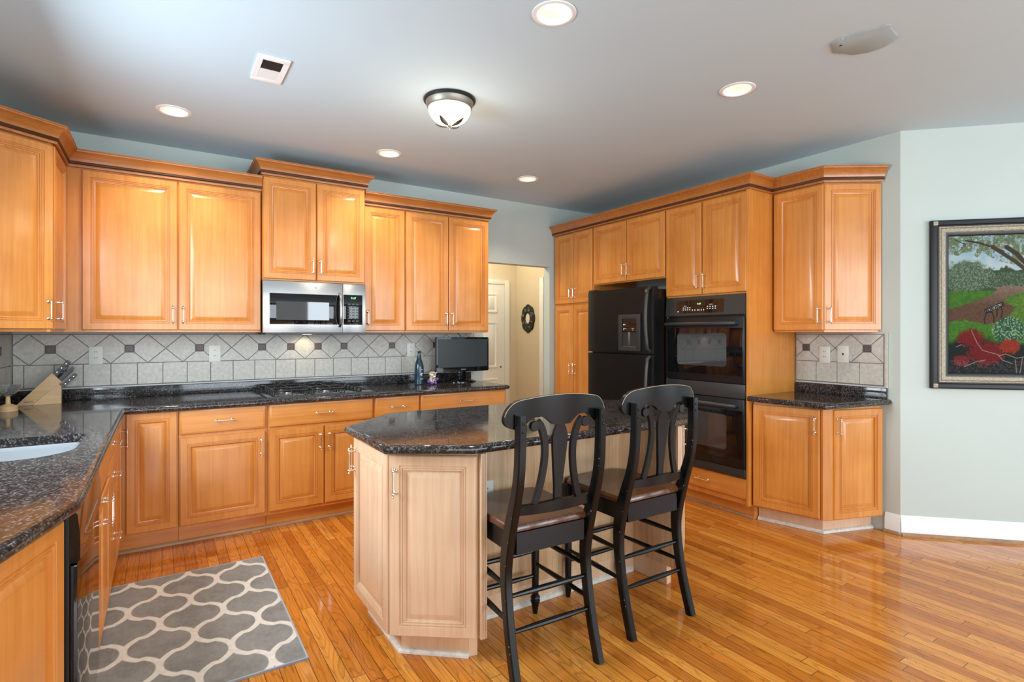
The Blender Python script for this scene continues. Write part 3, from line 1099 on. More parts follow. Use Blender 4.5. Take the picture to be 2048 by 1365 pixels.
QR = [(0, .0008), (.018, .0008), (.018, .008), (.014, .016), (.006, .021), (0, .021)]
trim(MB().loft([[(x, 4.1248 - o, z) for o, z in QR] for x in (-.28, 1.74)], 0), M['shoe'])
trim(MB().loft([[(3.6545 - o, y, z) for o, z in QR] for y in (4.69, 2.36)], 0), M['shoe'])
o = sweep([(3.6895, 2.352), (3.7945, 1.9445), (4.19, 1.8145)], QR, 'pale_shoe', 'trim_20', None); struct(o)

# ------------------------------------------------------------------ countertops
CT = .914


def bullnose(z1=CT, t=.038):
    r_ = t / 2
    return [(-r_ + r_ * math.cos(a), z1 - r_ + r_ * math.sin(a)) for a in [math.radians(90 - 22.5 * k) for k in range(9)]]


def slab_loft(poly, z1=CT, t=.038, nose=None):
    """closed bullnosed slab around a counter-clockwise polygon"""
    rings = []
    prof = [(-.03, z1)] + bullnose(z1, t) + [(-.03, z1 - t)]
    m = MB()
    for o, z in prof[::-1]:
        rings.append([(x, y, z) for x, y in offset_poly(poly, -o)])
    m.loft(rings, 0)
    return m


# island
IC = [(.745, 2.100), (1.052, 1.905), (2.378, 1.905), (2.685, 2.100), (2.685, 2.655), (2.345, 2.975), (1.085, 2.975), (.745, 2.655)]
ic = slab_loft(IC).obj('countertop', M['granite'])
tag(ic, 'dark speckled granite island countertop with clipped corners and bullnose edge', 'countertop')

# L-shaped counter along the left and back walls, with the sink opening
cnt = empty('countertop', 'dark granite L-shaped countertop along the left and back walls', 'countertop', (0, 0, CT - .038))
bm = bmesh.new(); edges = []
FE = -.185          # front edge of the left run
BE = 4.005          # front edge of the back run
G0 = (-.375, 1.245)
nose_in = .019
outline = [(WX + .002, 1.245), (G0[0] - .01, 1.245), (G0[0], 1.245 + .01), (FE - .006 - nose_in, 1.862), (FE - nose_in, 1.885), (FE - nose_in, BE + nose_in), (2.572 - nose_in, BE + nose_in), (2.572 - nose_in, WY - .002), (WX + .002, WY - .002)]
SINK = []
sx0, sx1, sy0, sy1 = -.70, -.285, 2.575, 3.12
for (cx, cy, rr0, a0) in ((sx1 - .06, sy1 - .06, .06, 0), (sx0 + .06, sy1 - .06, .06, 90), (sx0 + .06, sy0 + .06, .06, 180), (sx1 - .17, sy0 + .17, .17, 270)):
    for k in range(9):
        an = math.radians(a0 + k * 11.25)
        SINK.append((cx + rr0 * math.cos(an), cy + rr0 * math.sin(an)))
for z in (CT,):
    loop([(x, y, z) for x, y in outline])
    loop([(x, y, z) for x, y in SINK])
bmesh.ops.triangle_fill(bm, use_beauty=True, use_dissolve=False, edges=edges)
bm.verts.index_update()
sm = MB()
sm.add([v.co[:] for v in bm.verts], [[v.index for v in f.verts] for f in bm.faces])
sm.add([(v.co.x, v.co.y, CT - .038) for v in bm.verts], [[v.index for v in f.verts][::-1] for f in bm.faces])
bm.free()
sm.loft([[(x, y, CT - .038) for x, y in SINK], [(x, y, CT) for x, y in SINK]], 0, None, True, False, False)
# bullnose along the exposed front edge (room on the right hand when walking from the back right end)
fp = [Vector(p) for p in (outline[0:8])]
fp = fp
rings = []
prof = [(o + .019, z) for o, z in bullnose()]
for i, p in enumerate(fp):
    if i == 0:
        d = (fp[1] - fp[0]).normalized(); k = Vector((d.y, -d.x))
    elif i == len(fp) - 1:
        d = (fp[-1] - fp[-2]).normalized(); k = Vector((d.y, -d.x))
    else:
        d1_, d2_ = (fp[i] - fp[i - 1]).normalized(), (fp[i + 1] - fp[i]).normalized()
        n1, n2 = Vector((d1_.y, -d1_.x)), Vector((d2_.y, -d2_.x))
        k = (n1 + n2) / (1 + n1.dot(n2))
    rings.append([(p.x + k.x * o, p.y + k.y * o, z) for o, z in prof])
sm.loft(rings, 0, None, False, False, False)
sm.v = [(x, y, z - (CT - .038)) for x, y, z in sm.v]
sl = sm.obj('slab', M['granite'], cnt, smooth=40)
um = MB()
um.box(WX + .022, WY - .022, .0385, 2.553, WY - .002, .114, 0, None, .002)
um.box(WX + .002, 1.25, .0385, WX + .021, WY - .002, .114, 0, None, .002)
um.obj('upstand', M['granite'], cnt)
# sink basin
sk = MB()
cxs, cys = (sx0 + sx1) / 2, (sy0 + sy1) / 2
def shr(k, z):
    return [(cxs + (x - cxs) * k, cys + (y - cys) * k, z) for x, y in SINK]
sk.loft([shr(1.02, CT - .0395), shr(1.003, CT - .0395), shr(.995, CT - .06), shr(.97, CT - .19), shr(.93, CT - .208), shr(.85, CT - .212), shr(.10, CT - .216)], 0, None, True, False, True)
so = sk.obj('sink', M['sinksteel'], None, (0, 0, 0), smooth=50)
tag(so, 'undermount stainless steel sink bowl in the left granite counter', 'sink')
MB().lathe([(.045, 0), (.045, .003), (.03, .001), (.028, -.001)], 20, 0, Matrix.Translation((cxs, cys, CT - .2158))).obj('drain', M['steel'], so)

# hutch countertop
HC = [(3.548, 2.352), (3.548, 1.795), (4.150, 1.690), (4.197, 1.690), (4.197, 2.352)]
hc = empty('countertop', 'small dark granite countertop with angled end beside the oven', 'countertop', (0, 0, CT - .038))
rings = []
hm = MB()
prof = [(o, z) for o, z in bullnose()]
fp = [Vector(p) for p in [(3.548, 2.352), (3.548, 1.800), (4.150, 1.690), (4.197, 1.690)]]
rings = []
for i, p in enumerate(fp):
    if i == 0:
        d = (fp[1] - fp[0]).normalized(); k = Vector((-d.y, d.x)) * -1
    elif i == len(fp) - 1:
        d = (fp[-1] - fp[-2]).normalized(); k = Vector((d.y, -d.x))
    else:
        d1_, d2_ = (fp[i] - fp[i - 1]).normalized(), (fp[i + 1] - fp[i]).normalized()
        n1, n2 = Vector((d1_.y, -d1_.x)), Vector((d2_.y, -d2_.x))
        k = (n1 + n2) / (1 + n1.dot(n2))
    rings.append([(p.x + k.x * o, p.y + k.y * o, z) for o, z in prof])
hm.loft(rings, 0, None, False, False, False)
top = [r_[0] for r_ in rings] + [(4.197, 2.352, CT)]
bot = [r_[-1] for r_ in rings] + [(4.197, 2.352, CT - .038)]
hm.add(top, [tuple(range(len(top)))]); hm.add(bot, [tuple(range(len(bot) - 1, -1, -1))])
# bullnose() puts the nose at out=0 and the top edge at out=-r
hm.v = [(x, y, z - (CT - .038)) for x, y, z in hm.v]
hm.obj('slab', M['granite'], hc, smooth=40)
MB().box(4.176, 1.715, .0385, 4.196, 2.352, .112, 0, None, .002).obj('upstand', M['granite'], hc)

# ------------------------------------------------------------------ island body
IB = [(1.118, 1.930), (1.096, 1.930), (.785, 2.165), (.785, 2.640), (1.098, 2.935), (2.332, 2.935), (2.645, 2.640), (2.645, 2.165), (2.334, 1.930), (2.312, 1.930)]
isl = empty('kitchen_island', 'pale maple kitchen island with clipped corners and panelled doors', 'island', (1.715, 2.45, 0))
fpi = [(1.124, 1.935), (1.110, 1.948), (.805, 2.176), (.805, 2.632), (1.106, 2.915), (2.324, 2.915), (2.625, 2.632), (2.625, 2.176), (2.320, 1.948), (2.304, 1.935), (2.286, 2.236), (1.125, 2.236)]
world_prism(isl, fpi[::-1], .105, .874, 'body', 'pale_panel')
tk = [(1.124, 2.005), (1.088, 2.012), (.862, 2.205), (.862, 2.60), (1.13, 2.85), (2.30, 2.85), (2.568, 2.60), (2.568, 2.205), (2.342, 2.012), (2.301, 2.005), (2.287, 2.236), (1.125, 2.236)]
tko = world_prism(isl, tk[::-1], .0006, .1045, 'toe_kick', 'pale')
# shoe moulding round the left toe kick
sw = sweep([(.862, 2.60), (.862, 2.205), (1.088, 2.012)][::1], [(0, .0008), (.016, .0008), (.016, .010), (.010, .019), (0, .021)], 'pale_shoe', 'shoe_moulding', parent=isl)
sw = sweep([(1.13, 2.2352), (2.275, 2.2352)], [(0, .0008), (.012, .0008), (.012, .020), (0, .028)], 'pale_shoe', 'shoe_moulding', parent=isl)
# fluted corner posts at the two wing tips
for s in (-1, 1):
    c0 = 1.715 + (.612 if s > 0 else -.617)
    m = MB()
    for k in range(3):
        a = c0 - s * k * .010
        m.box(min(a, a - s * .008) - 1.715, 1.926 - 2.45, .107, max(a, a - s * .008) - 1.715, 1.945 - 2.45, .872, 0, None, .002)
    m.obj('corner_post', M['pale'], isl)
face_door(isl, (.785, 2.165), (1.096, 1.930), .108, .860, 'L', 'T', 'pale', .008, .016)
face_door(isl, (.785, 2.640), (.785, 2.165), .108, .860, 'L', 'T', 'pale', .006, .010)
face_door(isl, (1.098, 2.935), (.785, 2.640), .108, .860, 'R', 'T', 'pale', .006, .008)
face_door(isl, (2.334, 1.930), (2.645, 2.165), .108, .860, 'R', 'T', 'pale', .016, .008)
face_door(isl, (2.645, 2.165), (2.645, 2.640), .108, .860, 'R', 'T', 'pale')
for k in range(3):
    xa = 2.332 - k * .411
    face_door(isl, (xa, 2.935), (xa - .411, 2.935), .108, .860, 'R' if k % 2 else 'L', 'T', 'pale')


def outlet(name, label, T, kind='duplex', group='wall outlets', parent=None):
    """plate in local XZ, facing -y"""
    r = empty(name, label, 'outlet', T.translation, 0, group)
    r.rotation_euler = T.to_euler()
    w_ = .078 if kind == 'duplex' else .078
    MB().box(-w_ / 2, -.006, -.062, w_ / 2, -.0005, .062, 0, None, .002).obj('cover_plate', M['plate'], r)
    m = MB()
    if kind == 'duplex':
        f = MB()
        for z in (-.02, .02):
            f.lathe([(.0165, -.0062), (.0165, -.0075), (.0155, -.008)], 18, 0, Matrix.Translation((0, 0, z)) @ Matrix.Rotation(-PI / 2, 4, 'X') @ Matrix.Scale(-1, 4, (0, 0, 1)))
            for x in (-.006, .006):
                m.box(x - .0012, -.0088, z + .001, x + .0012, -.0079, z + .009)
            m.lathe([(.0024, -.0088), (.0024, -.0079)], 8, 0, Matrix.Translation((0, 0, z - .007)) @ Matrix.Rotation(-PI / 2, 4, 'X') @ Matrix.Scale(-1, 4, (0, 0, 1)))
        f.obj('receptacle', M['plate'], r)
        m.obj('slots', M['hole'], r)
    elif kind == 'jack':
        m.box(-.006, -.0075, -.007, .006, -.0059, .007)
        m.lathe([(.004, -.0078), (.004, -.0059)], 10, 0, Matrix.Translation((0, 0, .046)) @ Matrix.Rotation(-PI / 2, 4, 'X') @ Matrix.Scale(-1, 4, (0, 0, 1)))
        m.lathe([(.004, -.0078), (.004, -.0059)], 10, 0, Matrix.Translation((0, 0, -.046)) @ Matrix.Rotation(-PI / 2, 4, 'X') @ Matrix.Scale(-1, 4, (0, 0, 1)))
        m.obj('jack', M['hole'], r)
    return r


TY = WY - .0145
outlet('wall_outlet', 'ivory duplex outlet on the tile above the knife block', Matrix.Translation((-.383, TY, 1.215)))
outlet('wall_outlet', 'ivory duplex outlet on the tile between knife block and cooktop', Matrix.Translation((.338, TY, 1.213)))
outlet('wall_outlet', 'ivory outlet on the tile behind the blue bottle', Matrix.Translation((1.925, TY, 1.216)))
RT = Matrix.Rotation(TR, 4, 'Z')
outlet('wall_outlet', 'ivory duplex outlet on the tile of the small right counter', Matrix.Translation((RX - .0145, 2.128, 1.208)) @ RT)
outlet('phone_jack_plate', 'ivory phone jack plate beside the outlet over the right counter', Matrix.Translation((RX - .0145, 1.998, 1.216)) @ RT, 'jack')
outlet('island_outlet', 'grey outlet on the island knee panel beside the near stool', Matrix.Translation((1.30, 2.2355, .60)))

# ------------------------------------------------------------------ tile backsplash
def backsplash(T, x0, x1, z0, z1, apex0, accents, rowx0, zmid=1.157, ztop=1.362, edge=None):
    """tiles in local XZ facing -y; apex0 = x of one accent node (pitch .2155)"""
    m = MB()
    m.box(x0, .004, z0, x1, .0138, z1, 1, T)                       # bedding and grout
    g = .0022

    def poly(pts, mat=0, y=.0):
        # clip to the panel then extrude with a small bevel
        for axis, lim, sgn in ((0, x0 + .001, 1), (0, x1 - .001, -1), (1, z0 + .001, 1), (1, z1 - .001, -1)):
            out = []
            for i in range(len(pts)):
                a, b_ = pts[i], pts[(i + 1) % len(pts)]
                ia, ib = sgn * (a[axis] - lim) >= 0, sgn * (b_[axis] - lim) >= 0
                if ia:
                    out.append(a)
                if ia != ib:
                    t = (lim - a[axis]) / (b_[axis] - a[axis])
                    out.append((a[0] + t * (b_[0] - a[0]), a[1] + t * (b_[1] - a[1])))
            pts = out
            if len(pts) < 3:
                return
        ar = sum(pts[i - 1][0] * pts[i][1] - pts[i][0] * pts[i - 1][1] for i in range(len(pts))) / 2
        if abs(ar) < 2e-4 and mat == 0:
            return
        if ar < 0:
            pts = pts[::-1]
        p1 = offset_poly(pts, g)
        p2 = offset_poly(pts, g + .0018)
        m.loft([[(x, .0042, z) for x, z in p1], [(x, .0012 + y, z) for x, z in p1], [(x, y, z) for x, z in p2]], mat, T, True, False, True)
    # squares
    n = int((x1 - x0) / .1525) + 3
    k0 = math.floor((x0 - rowx0) / .1525)
    for k in range(k0, k0 + n + 1):
        a = rowx0 + k * .1525
        for zt in (zmid - .1525,):
            poly([(a, max(zt, z0)), (a + .1525, max(zt, z0)), (a + .1525, zmid), (a, zmid)])
    p = .2155
    zc = (zmid + ztop) / 2
    hh = (ztop - zmid) / 2
    k0 = math.floor((x0 - apex0) / p) - 1
    for k in range(k0, k0 + int((x1 - x0) / p) + 4):
        nx_ = apex0 + k * p            # side node
        cx = nx_ + p / 2               # diamond centre
        q = .027
        cl = q if k in accents else 0
        crt = q if (k + 1) in accents else 0
        # diamond, with clipped side corners where an accent sits
        L_, R_ = cx - p / 2, cx + p / 2
        s_ = hh / (p / 2)
        pts = [(cx, zc - hh)]
        if crt:
            pts += [(R_ - crt, zc - crt * s_), (R_ - crt, zc + crt * s_)]
        else:
            pts += [(R_, zc)]
        pts += [(cx, zc + hh)]
        if cl:
            pts += [(L_ + cl, zc + cl * s_), (L_ + cl, zc - cl * s_)]
        else:
            pts += [(L_, zc)]
        poly(pts)
        # triangles above and below the side node
        d = q if k in accents else 0
        if d:
            poly([(nx_ - p / 2, zc + hh), (nx_ - d, zc + d * s_), (nx_ + d, zc + d * s_), (nx_ + p / 2, zc + hh)])
            poly([(nx_ - p / 2, zc - hh), (nx_ + p / 2, zc - hh), (nx_ + d, zc - d * s_), (nx_ - d, zc - d * s_)])
            poly([(nx_ - d + .001, zc - d * s_ + .001), (nx_ + d - .001, zc - d * s_ + .001), (nx_ + d - .001, zc + d * s_ - .001), (nx_ - d + .001, zc + d * s_ - .001)], 2, -.0006)
        else:
            poly([(nx_ - p / 2, zc + hh), (nx_, zc), (nx_ + p / 2, zc + hh)])
            poly([(nx_ - p / 2, zc - hh), (nx_ + p / 2, zc - hh), (nx_, zc)])
    # thin pencil row on top, pale caulk line at the bottom
    m.box(x0, -.001, ztop + .002, x1, .0138, z1, 3, T)
    m.box(x0, -.001, z0, x1, .005, z0 + .008, 3, T)
    if edge:
        m.box(edge[0], -.004, z0, edge[1], .0138, z1, 0, T, .003)
    return m


bs = backsplash(Matrix.Translation((0, WY - .0142, 0)), WX + .017, 2.584, .992, 1.3745, -.624,
                {0, 2, 4, 6, 7, 8, 9, 11, 13}, -.147, edge=(2.584, 2.598))
bo = bs.obj('tile_backsplash', [M['tile'], M['grout'], M['accent'], M['grout_pale']], smooth=0)
tag(bo, 'grey stone tile backsplash with diamonds and dark squares along the back wall', 'backsplash', 'stone tile backsplashes')
bs = backsplash(Matrix.Translation((WX + .0142, 0, 0)) @ Matrix.Rotation(PI / 2, 4, 'Z'), 3.22, WY - .016, .992, 1.3745, 3.98,
                {0, 2, 4}, 3.25)
bo = bs.obj('tile_backsplash', [M['tile'], M['grout'], M['accent'], M['grout_pale']], smooth=0)
tag(bo, 'grey stone tile backsplash on the left wall behind the knife block corner', 'backsplash', 'stone tile backsplashes')
bs = backsplash(Matrix.Translation((RX - .0142, 0, 0)) @ RT, -2.352, -1.730, .990, 1.3745, -2.272, {0, 2}, -2.348, edge=(-1.730, -1.712))
bo = bs.obj('tile_backsplash', [M['tile'], M['grout'], M['accent'], M['grout_pale']], smooth=0)
tag(bo, 'small grey stone tile backsplash with two dark squares over the right counter', 'backsplash', 'stone tile backsplashes')

# ------------------------------------------------------------------ microwave
mw = empty('microwave', 'stainless steel over-the-range microwave above the cooktop', 'microwave', (.616, 4.285, 1.361), 0)
MWW, MWH = .758, .398
MB().box(.004, .036, .012, MWW - .004, .39, MWH).obj('body', M['black'], mw, smooth=0)
dsp = .575
m = MB(); m.box(0, 0, .012, dsp, .0355, MWH - .002, 0, None, .003)
md = m.obj('door', M['steel'], mw)
MB().box(.045, -.0025, .075, dsp - .018, -.0003, .305, 0, None, .0008).obj('glass_panel', M['gloss'], md)
MB().box(.090, -.0034, .108, .470, -.0026, .245).obj('window', M['ovenglass'], md, smooth=0)
m = MB()
m.tube([(dsp - .022, -.001, .062), (dsp - .022, -.030, .085), (dsp - .022, -.040, .13), (dsp - .022, -.042, .19), (dsp - .022, -.040, .25), (dsp - .022, -.030, .295), (dsp - .022, -.001, .318)], .011, 12)
m.obj('handle', M['steel'], md)
emblem(md, (.372, -.0003, .350), (PI / 2, 0, 0), .013)
m = MB(); m.box(dsp + .002, 0, .012, MWW, .0355, MWH - .002, 0, None, .003)
mp_ = m.obj('control_panel', M['steel'], mw)
MB().box(dsp + .006, -.0025, .075, MWW - .026, -.0003, .312, 0, None, .0008).obj('keypad', M['gloss'], mp_)
m = MB()
for i in range(3):
    for j in range(7):
        m.box(dsp + .040 + i * .032, -.0034, .100 + j * .022, dsp + .062 + i * .032, -.0026, .110 + j * .022)
m.obj('keys', M['panel'], mp_, smooth=0)
lettering('9:47', .024, M['greenled'], mp_, (dsp + .085, -.0032, .285), (PI / 2, 0, 0), 'clock_digits')
MB().box(.02, .01, 0, MWW - .02, .38, .0115).obj('vent_grille', M['panel'], mw, smooth=0)
MB().box(.34, .26, -.002, .40, .32, -.0003).obj('lamp_lens', M['bulb'], mw, smooth=0)
l = bpy.data.lights.new('cooktop_lamp', 'SPOT')
l.energy = 1.5; l.color = (1.0, .80, .55); l.spot_size = math.radians(140); l.spot_blend = .7; l.shadow_soft_size = .03
lo = bpy.data.objects.new('cooktop_lamp', l); COL.objects.link(lo)
lo.parent = mw; lo.location = (.37, .30, -.006); lo.rotation_euler = (math.radians(20), 0, 0)

# ------------------------------------------------------------------ gas cooktop
ck = empty('cooktop', 'black gas cooktop with cast iron grates set in the back counter', 'cooktop', (.615, 4.085, CT + .0006))
CWd, CDp = .765, .52
MB().box(0, 0, 0, CWd, CDp, .006, 0, None, .002).obj('glass_top', M['gloss'], ck)
m = MB()
m.box(-.003, -.003, 0, -.0002, CDp + .003, .0065); m.box(CWd + .0002, -.003, 0, CWd + .003, CDp + .003, .0065)
m.box(-.0002, -.003, 0, CWd + .0002, -.0002, .0065); m.box(-.0002, CDp + .0002, 0, CWd + .0002, CDp + .003, .0065)
m.obj('trim', M['panel'], ck, smooth=0)
BUR = [(.165, .145), (.165, .375), (.435, .145), (.435, .375)]
for bx, by in BUR + []:
    m = MB()
    m.lathe([(.052, .0062), (.050, .010), (.036, .013), (.034, .022), (.030, .024)], 22, 0, Matrix.Translation((bx, by, 0)))
    b_ = m.obj('burner', M['burner'], ck)
    MB().lathe([(.033, .0242), (.034, .030), (.028, .033)], 22, 0, Matrix.Translation((bx, by, 0))).obj('burner_cap', M['iron'], b_)
for gx0, gx1 in ((.055, .285), (.325, .555)):
    m = MB()
    zt = .052
    r_ = .0055
    for gy0, gy1 in ((.045, .252), (.268, .475)):
        m.tube([(gx0 + .015, gy0, zt - .010), (gx1 - .015, gy0, zt - .010), (gx1, gy0 + .015, zt - .010), (gx1, gy1 - .015, zt - .010), (gx1 - .015, gy1, zt - .010), (gx0 + .015, gy1, zt - .010), (gx0, gy1 - .015, zt - .010), (gx0, gy0 + .015, zt - .010), (gx0 + .015, gy0, zt - .010)], r_, 6)
        cx, cy = (gx0 + gx1) / 2, (gy0 + gy1) / 2
        for px, py, in ((gx0, cy), (gx1, cy), (cx, gy0), (cx, gy1)):
            ex, ey = cx + (px - cx) * .3, cy + (py - cy) * .3
            m.tube([(px, py, .012), (px, py, zt - .004), (px + (cx - px) * .12, py + (cy - py) * .12, zt), (ex, ey, zt)], r_, 6)
        for px in (gx0, gx1):
            for py in (gy0 + .03, gy1 - .03):
                m.tube([(px, py, .0065), (px, py, zt - .010)], .006, 6)
    m.obj('grate', M['iron'], ck)
for k in range(5):
    m = MB()
    m.lathe([(.022, .0062), (.021, .012), (.017, .016), (.015, .030), (.010, .032)], 18, 0, Matrix.Translation((.665, .07 + k * .095, 0)))
    m.obj('control_knob', M['black'], ck)

# ------------------------------------------------------------------ counter-top items
# small television
tv = empty('television', 'small black flat-screen television on the back counter by the doorway', 'television', (2.36, 4.475, CT + .0006), math.radians(3))
m = MB()
tw, th_ = .284, .322
def rr(wh, hh_, r_, n=5):
    o_ = []
    for cx, cz, a0 in ((wh - r_, hh_ - r_, 0), (-wh + r_, hh_ - r_, 90), (-wh + r_, -hh_ + r_, 180), (wh - r_, -hh_ + r_, 270)):
        for k in range(n):
            an = math.radians(a0 + 90 * k / (n - 1))
            o_.append((cx + r_ * math.cos(an), cz + r_ * math.sin(an)))
    return o_
zc = .258
def ring(s, y):
    return [(x * s, y, zc + z * s) for x, z in rr(tw, th_ / 2, .014)]
m.loft([ring(.80, .060), ring(.97, .035), ring(1.0, .022), ring(1.0, .004), ring(.992, 0)], 0)
case = m.obj('casing', M['gloss'], tv)
MB().box(-tw + .018, -.0015, zc - .118, tw - .018, -.0002, zc + .143).obj('screen', M['screen'], tv, smooth=0)
lettering('SAMSUNG', .011, M['print'], case, (0, -.0006, zc - .139), (PI / 2, 0, 0), 'brand_lettering')
m = MB()
m.lathe([(.130, 0), (.130, .006), (.11, .016), (.05, .026), (.03, .030)], 36, 0, Matrix.Translation((.01, .03, 0)) @ Matrix.Diagonal((1.05, .62, 1, 1)))
m.box(-.035, .028, .024, .045, .058, .14, 0, None, .008)
m.obj('stand', M['gloss'], tv)
m = MB()
m.tube([(.02, .05, zc + .12), (.015, .075, zc + .17), (-.01, .09, zc + .20), (-.03, .10, zc + .22)], .004, 8)
m.obj('power_cord', M['rubber'], tv)

# blue bottle
bo = empty('bottle', 'dark blue painted glass bottle with white markings beside the television', 'bottle', (1.915, 4.47, CT + .0006))
m = MB()
m.lathe([(.036, 0), (.040, .004), (.0405, .012), (.0405, .145), (.039, .165), (.032, .195), (.022, .222), (.016, .25), (.0135, .275), (.0135, .283), (.0155, .286), (.0155, .293), (.0135, .296), (.0105, .297)], 32)
m.obj('glass_body', M['bottle'], bo)
m = MB()
def on_bottle(u, v, r_=.0411):
    a = -PI / 2 + u / r_ - .15
    return (r_ * math.cos(a), r_ * math.sin(a), v)
def decal(m, outl):
    n = len(outl)
    m.add([on_bottle(u, v) for u, v in outl] + [on_bottle(u, v, .0404) for u, v in outl],
          [tuple(range(n))] + [(i, (i + 1) % n, (i + 1) % n + n, i + n) for i in range(n)])
# small stamp, winged head mark and band of script
decal(m, [(.008, .128), (.026, .131), (.027, .138), (.010, .140)])
decal(m, [(-.002, .088), (.008, .084), (.013, .092), (.020, .090), (.017, .098), (.026, .098), (.023, .105), (.031, .108), (.018, .106), (.008, .100)])
decal(m, [(.002, .080), (.014, .078), (.020, .082), (.012, .083)])
for k in range(6):
    decal(m, [(.001 + k * .005, .048), (.004 + k * .005, .048), (.0045 + k * .005, .055), (.0015 + k * .005, .055)])
m.obj('printed_mark', M['print'], bo, smooth=0)

# plush giraffe-like figurine
gf = empty('plush_figurine', 'small spotted plush figurine with purple paws beside the bottle', 'figurine', (2.025, 4.43, CT + .0006))
m = MB()
m.sphere((0, 0, .034), .034, 0, None, 18, (1.05, .9, 1.0))
m.sphere((0, -.004, .085), .030, 0, None, 18, (1.1, 1, .98))
m.obj('body', M['giraffe'], gf)
for x, z in ((-.040, .026), (.040, .044)):
    MB().sphere((x, -.012, z), .015, 0, None, 12).obj('paw', M['purple'], gf)
for x in (-.018, .018):
    MB().sphere((x, -.030, .012), .0118, 0, None, 12, (1, 1.2, 1)).obj('foot', M['purple'], gf)
for x in (-.013, .016):
    m = MB(); m.tube([(x, 0, .108), (x * 1.1, 0, .122)], .003, 6); m.sphere((x * 1.1, 0, .125), .006, 0, None, 10)
    m.obj('horn', M['hole'], gf)
for x in (-.032, .034):
    MB().sphere((x, 0, .100), .009, 0, None, 10, (1.3, .5, .8)).obj('ear', M['giraffe'], gf)
MB().sphere((.006, -.032, .070), .011, 0, None, 10, (1.2, .8, .8)).obj('muzzle', M['print'], gf)

# knife block: slanted block leaning on a wedge foot
kb = empty('knife_block', 'slanted wooden knife block full of black-handled knives in the left corner', 'knife block', (-.60, 4.50, CT + .0006), math.radians(4))
m = MB()
# main block outline in local x,z (lies back to the left)
blk = [(-.165, .0), (-.090, .0), (.057, .140), (.010, .198)]
m.loft([[(x, 0, z) for x, z in blk], [(x, .085, z) for x, z in blk]], 0)
kbb = m.obj('block', M['block'], kb, smooth=20)
ft = [(-.088, 0), (.055, 0), (.055, .112), (.042, .1255)]
m = MB(); m.loft([[(x, .001, z) for x, z in ft], [(x, .084, z) for x, z in ft]], 0)
m.obj('foot', M['block'], kb, smooth=20)
m = MB()
for k in range(9):
    m.box(-.125 + k * .0052, -.0008, .0195, -.1215 + k * .0052, -.0001, .0245)
m.obj('stamp', M['iron'], kb, smooth=0)
ud = Vector((.66, 0, .75)).normalized()      # direction the handles point
def khandle(px, py, pz, L, w_, rivets=3):
    T = Matrix.Translation((px, py, pz)) @ Matrix.Rotation(math.atan2(ud.x, ud.z), 4, 'Y')
    m = MB()
    m.loft([[(sx * w_ * k, sy * .007, z) for sx, sy in ((-1, -1), (1, -1), (1, 1), (-1, 1))] for z, k in ((0, .42), (L * .1, .5), (L * .5, .46), (L * .85, .55), (L, .40))], 0, T)
    h = m.obj('knife_handle', M['iron'], kb)
    if rivets:
        m = MB()
        for q in range(rivets):
            m.lathe([(.0032, -.0085), (.0032, .0085)], 8, 0, T @ Matrix.Translation((0, 0, L * (.2 + .3 * q))) @ Matrix.Rotation(PI / 2, 4, 'X'))
        m.obj('rivet', M['steel'], h)
khandle(.018, .018, .186, .115, .024)
khandle(.020, .055, .184, .110, .024)
khandle(.046, .018, .152, .105, .020, 0)
khandle(.050, .062, .148, .090, .020)
khandle(.062, .018, .110, .102, .024)
# scissor grips
m = MB()
c_ = Vector((.034, .034, .168)) + ud * .055
for s, rr_ in ((1, .020), (-1, .017)):
    nrm = Vector((-ud.z, 0, ud.x))
    cc = c_ + nrm * (s * .016) + ud * (s * .012)
    pts = [tuple(cc + (ud * math.cos(a) * rr_ * 1.35 + nrm * math.sin(a) * rr_ * .8)) for a in [2 * PI * k / 16 for k in range(17)]]
    m.tube(pts, .0042, 7)
m.tube([(.034, .034, .166), tuple(c_ - ud * .02)], .007, 7)
m.obj('scissor_grip', M['iron'], kb)

# glass bowl on a wooden stand at the left edge
gb = empty('glass_bowl', 'small clear glass bowl on a wooden stand in the left counter corner', 'bowl', (-.750, 4.22, CT + .0006))
m = MB()
m.lathe([(.012, .095), (.030, .098), (.046, .115), (.054, .140), (.056, .150), (.053, .1505), (.043, .118), (.028, .102), (.010, .099)], 32, 0, None, True, True)
m.obj('bowl', M['glass'], gb)
MB().lathe([(.045, 0), (.045, .030), (.030, .036), (.012, .044), (.010, .085), (.022, .0945)], 24).obj('stand', M['block'], gb)

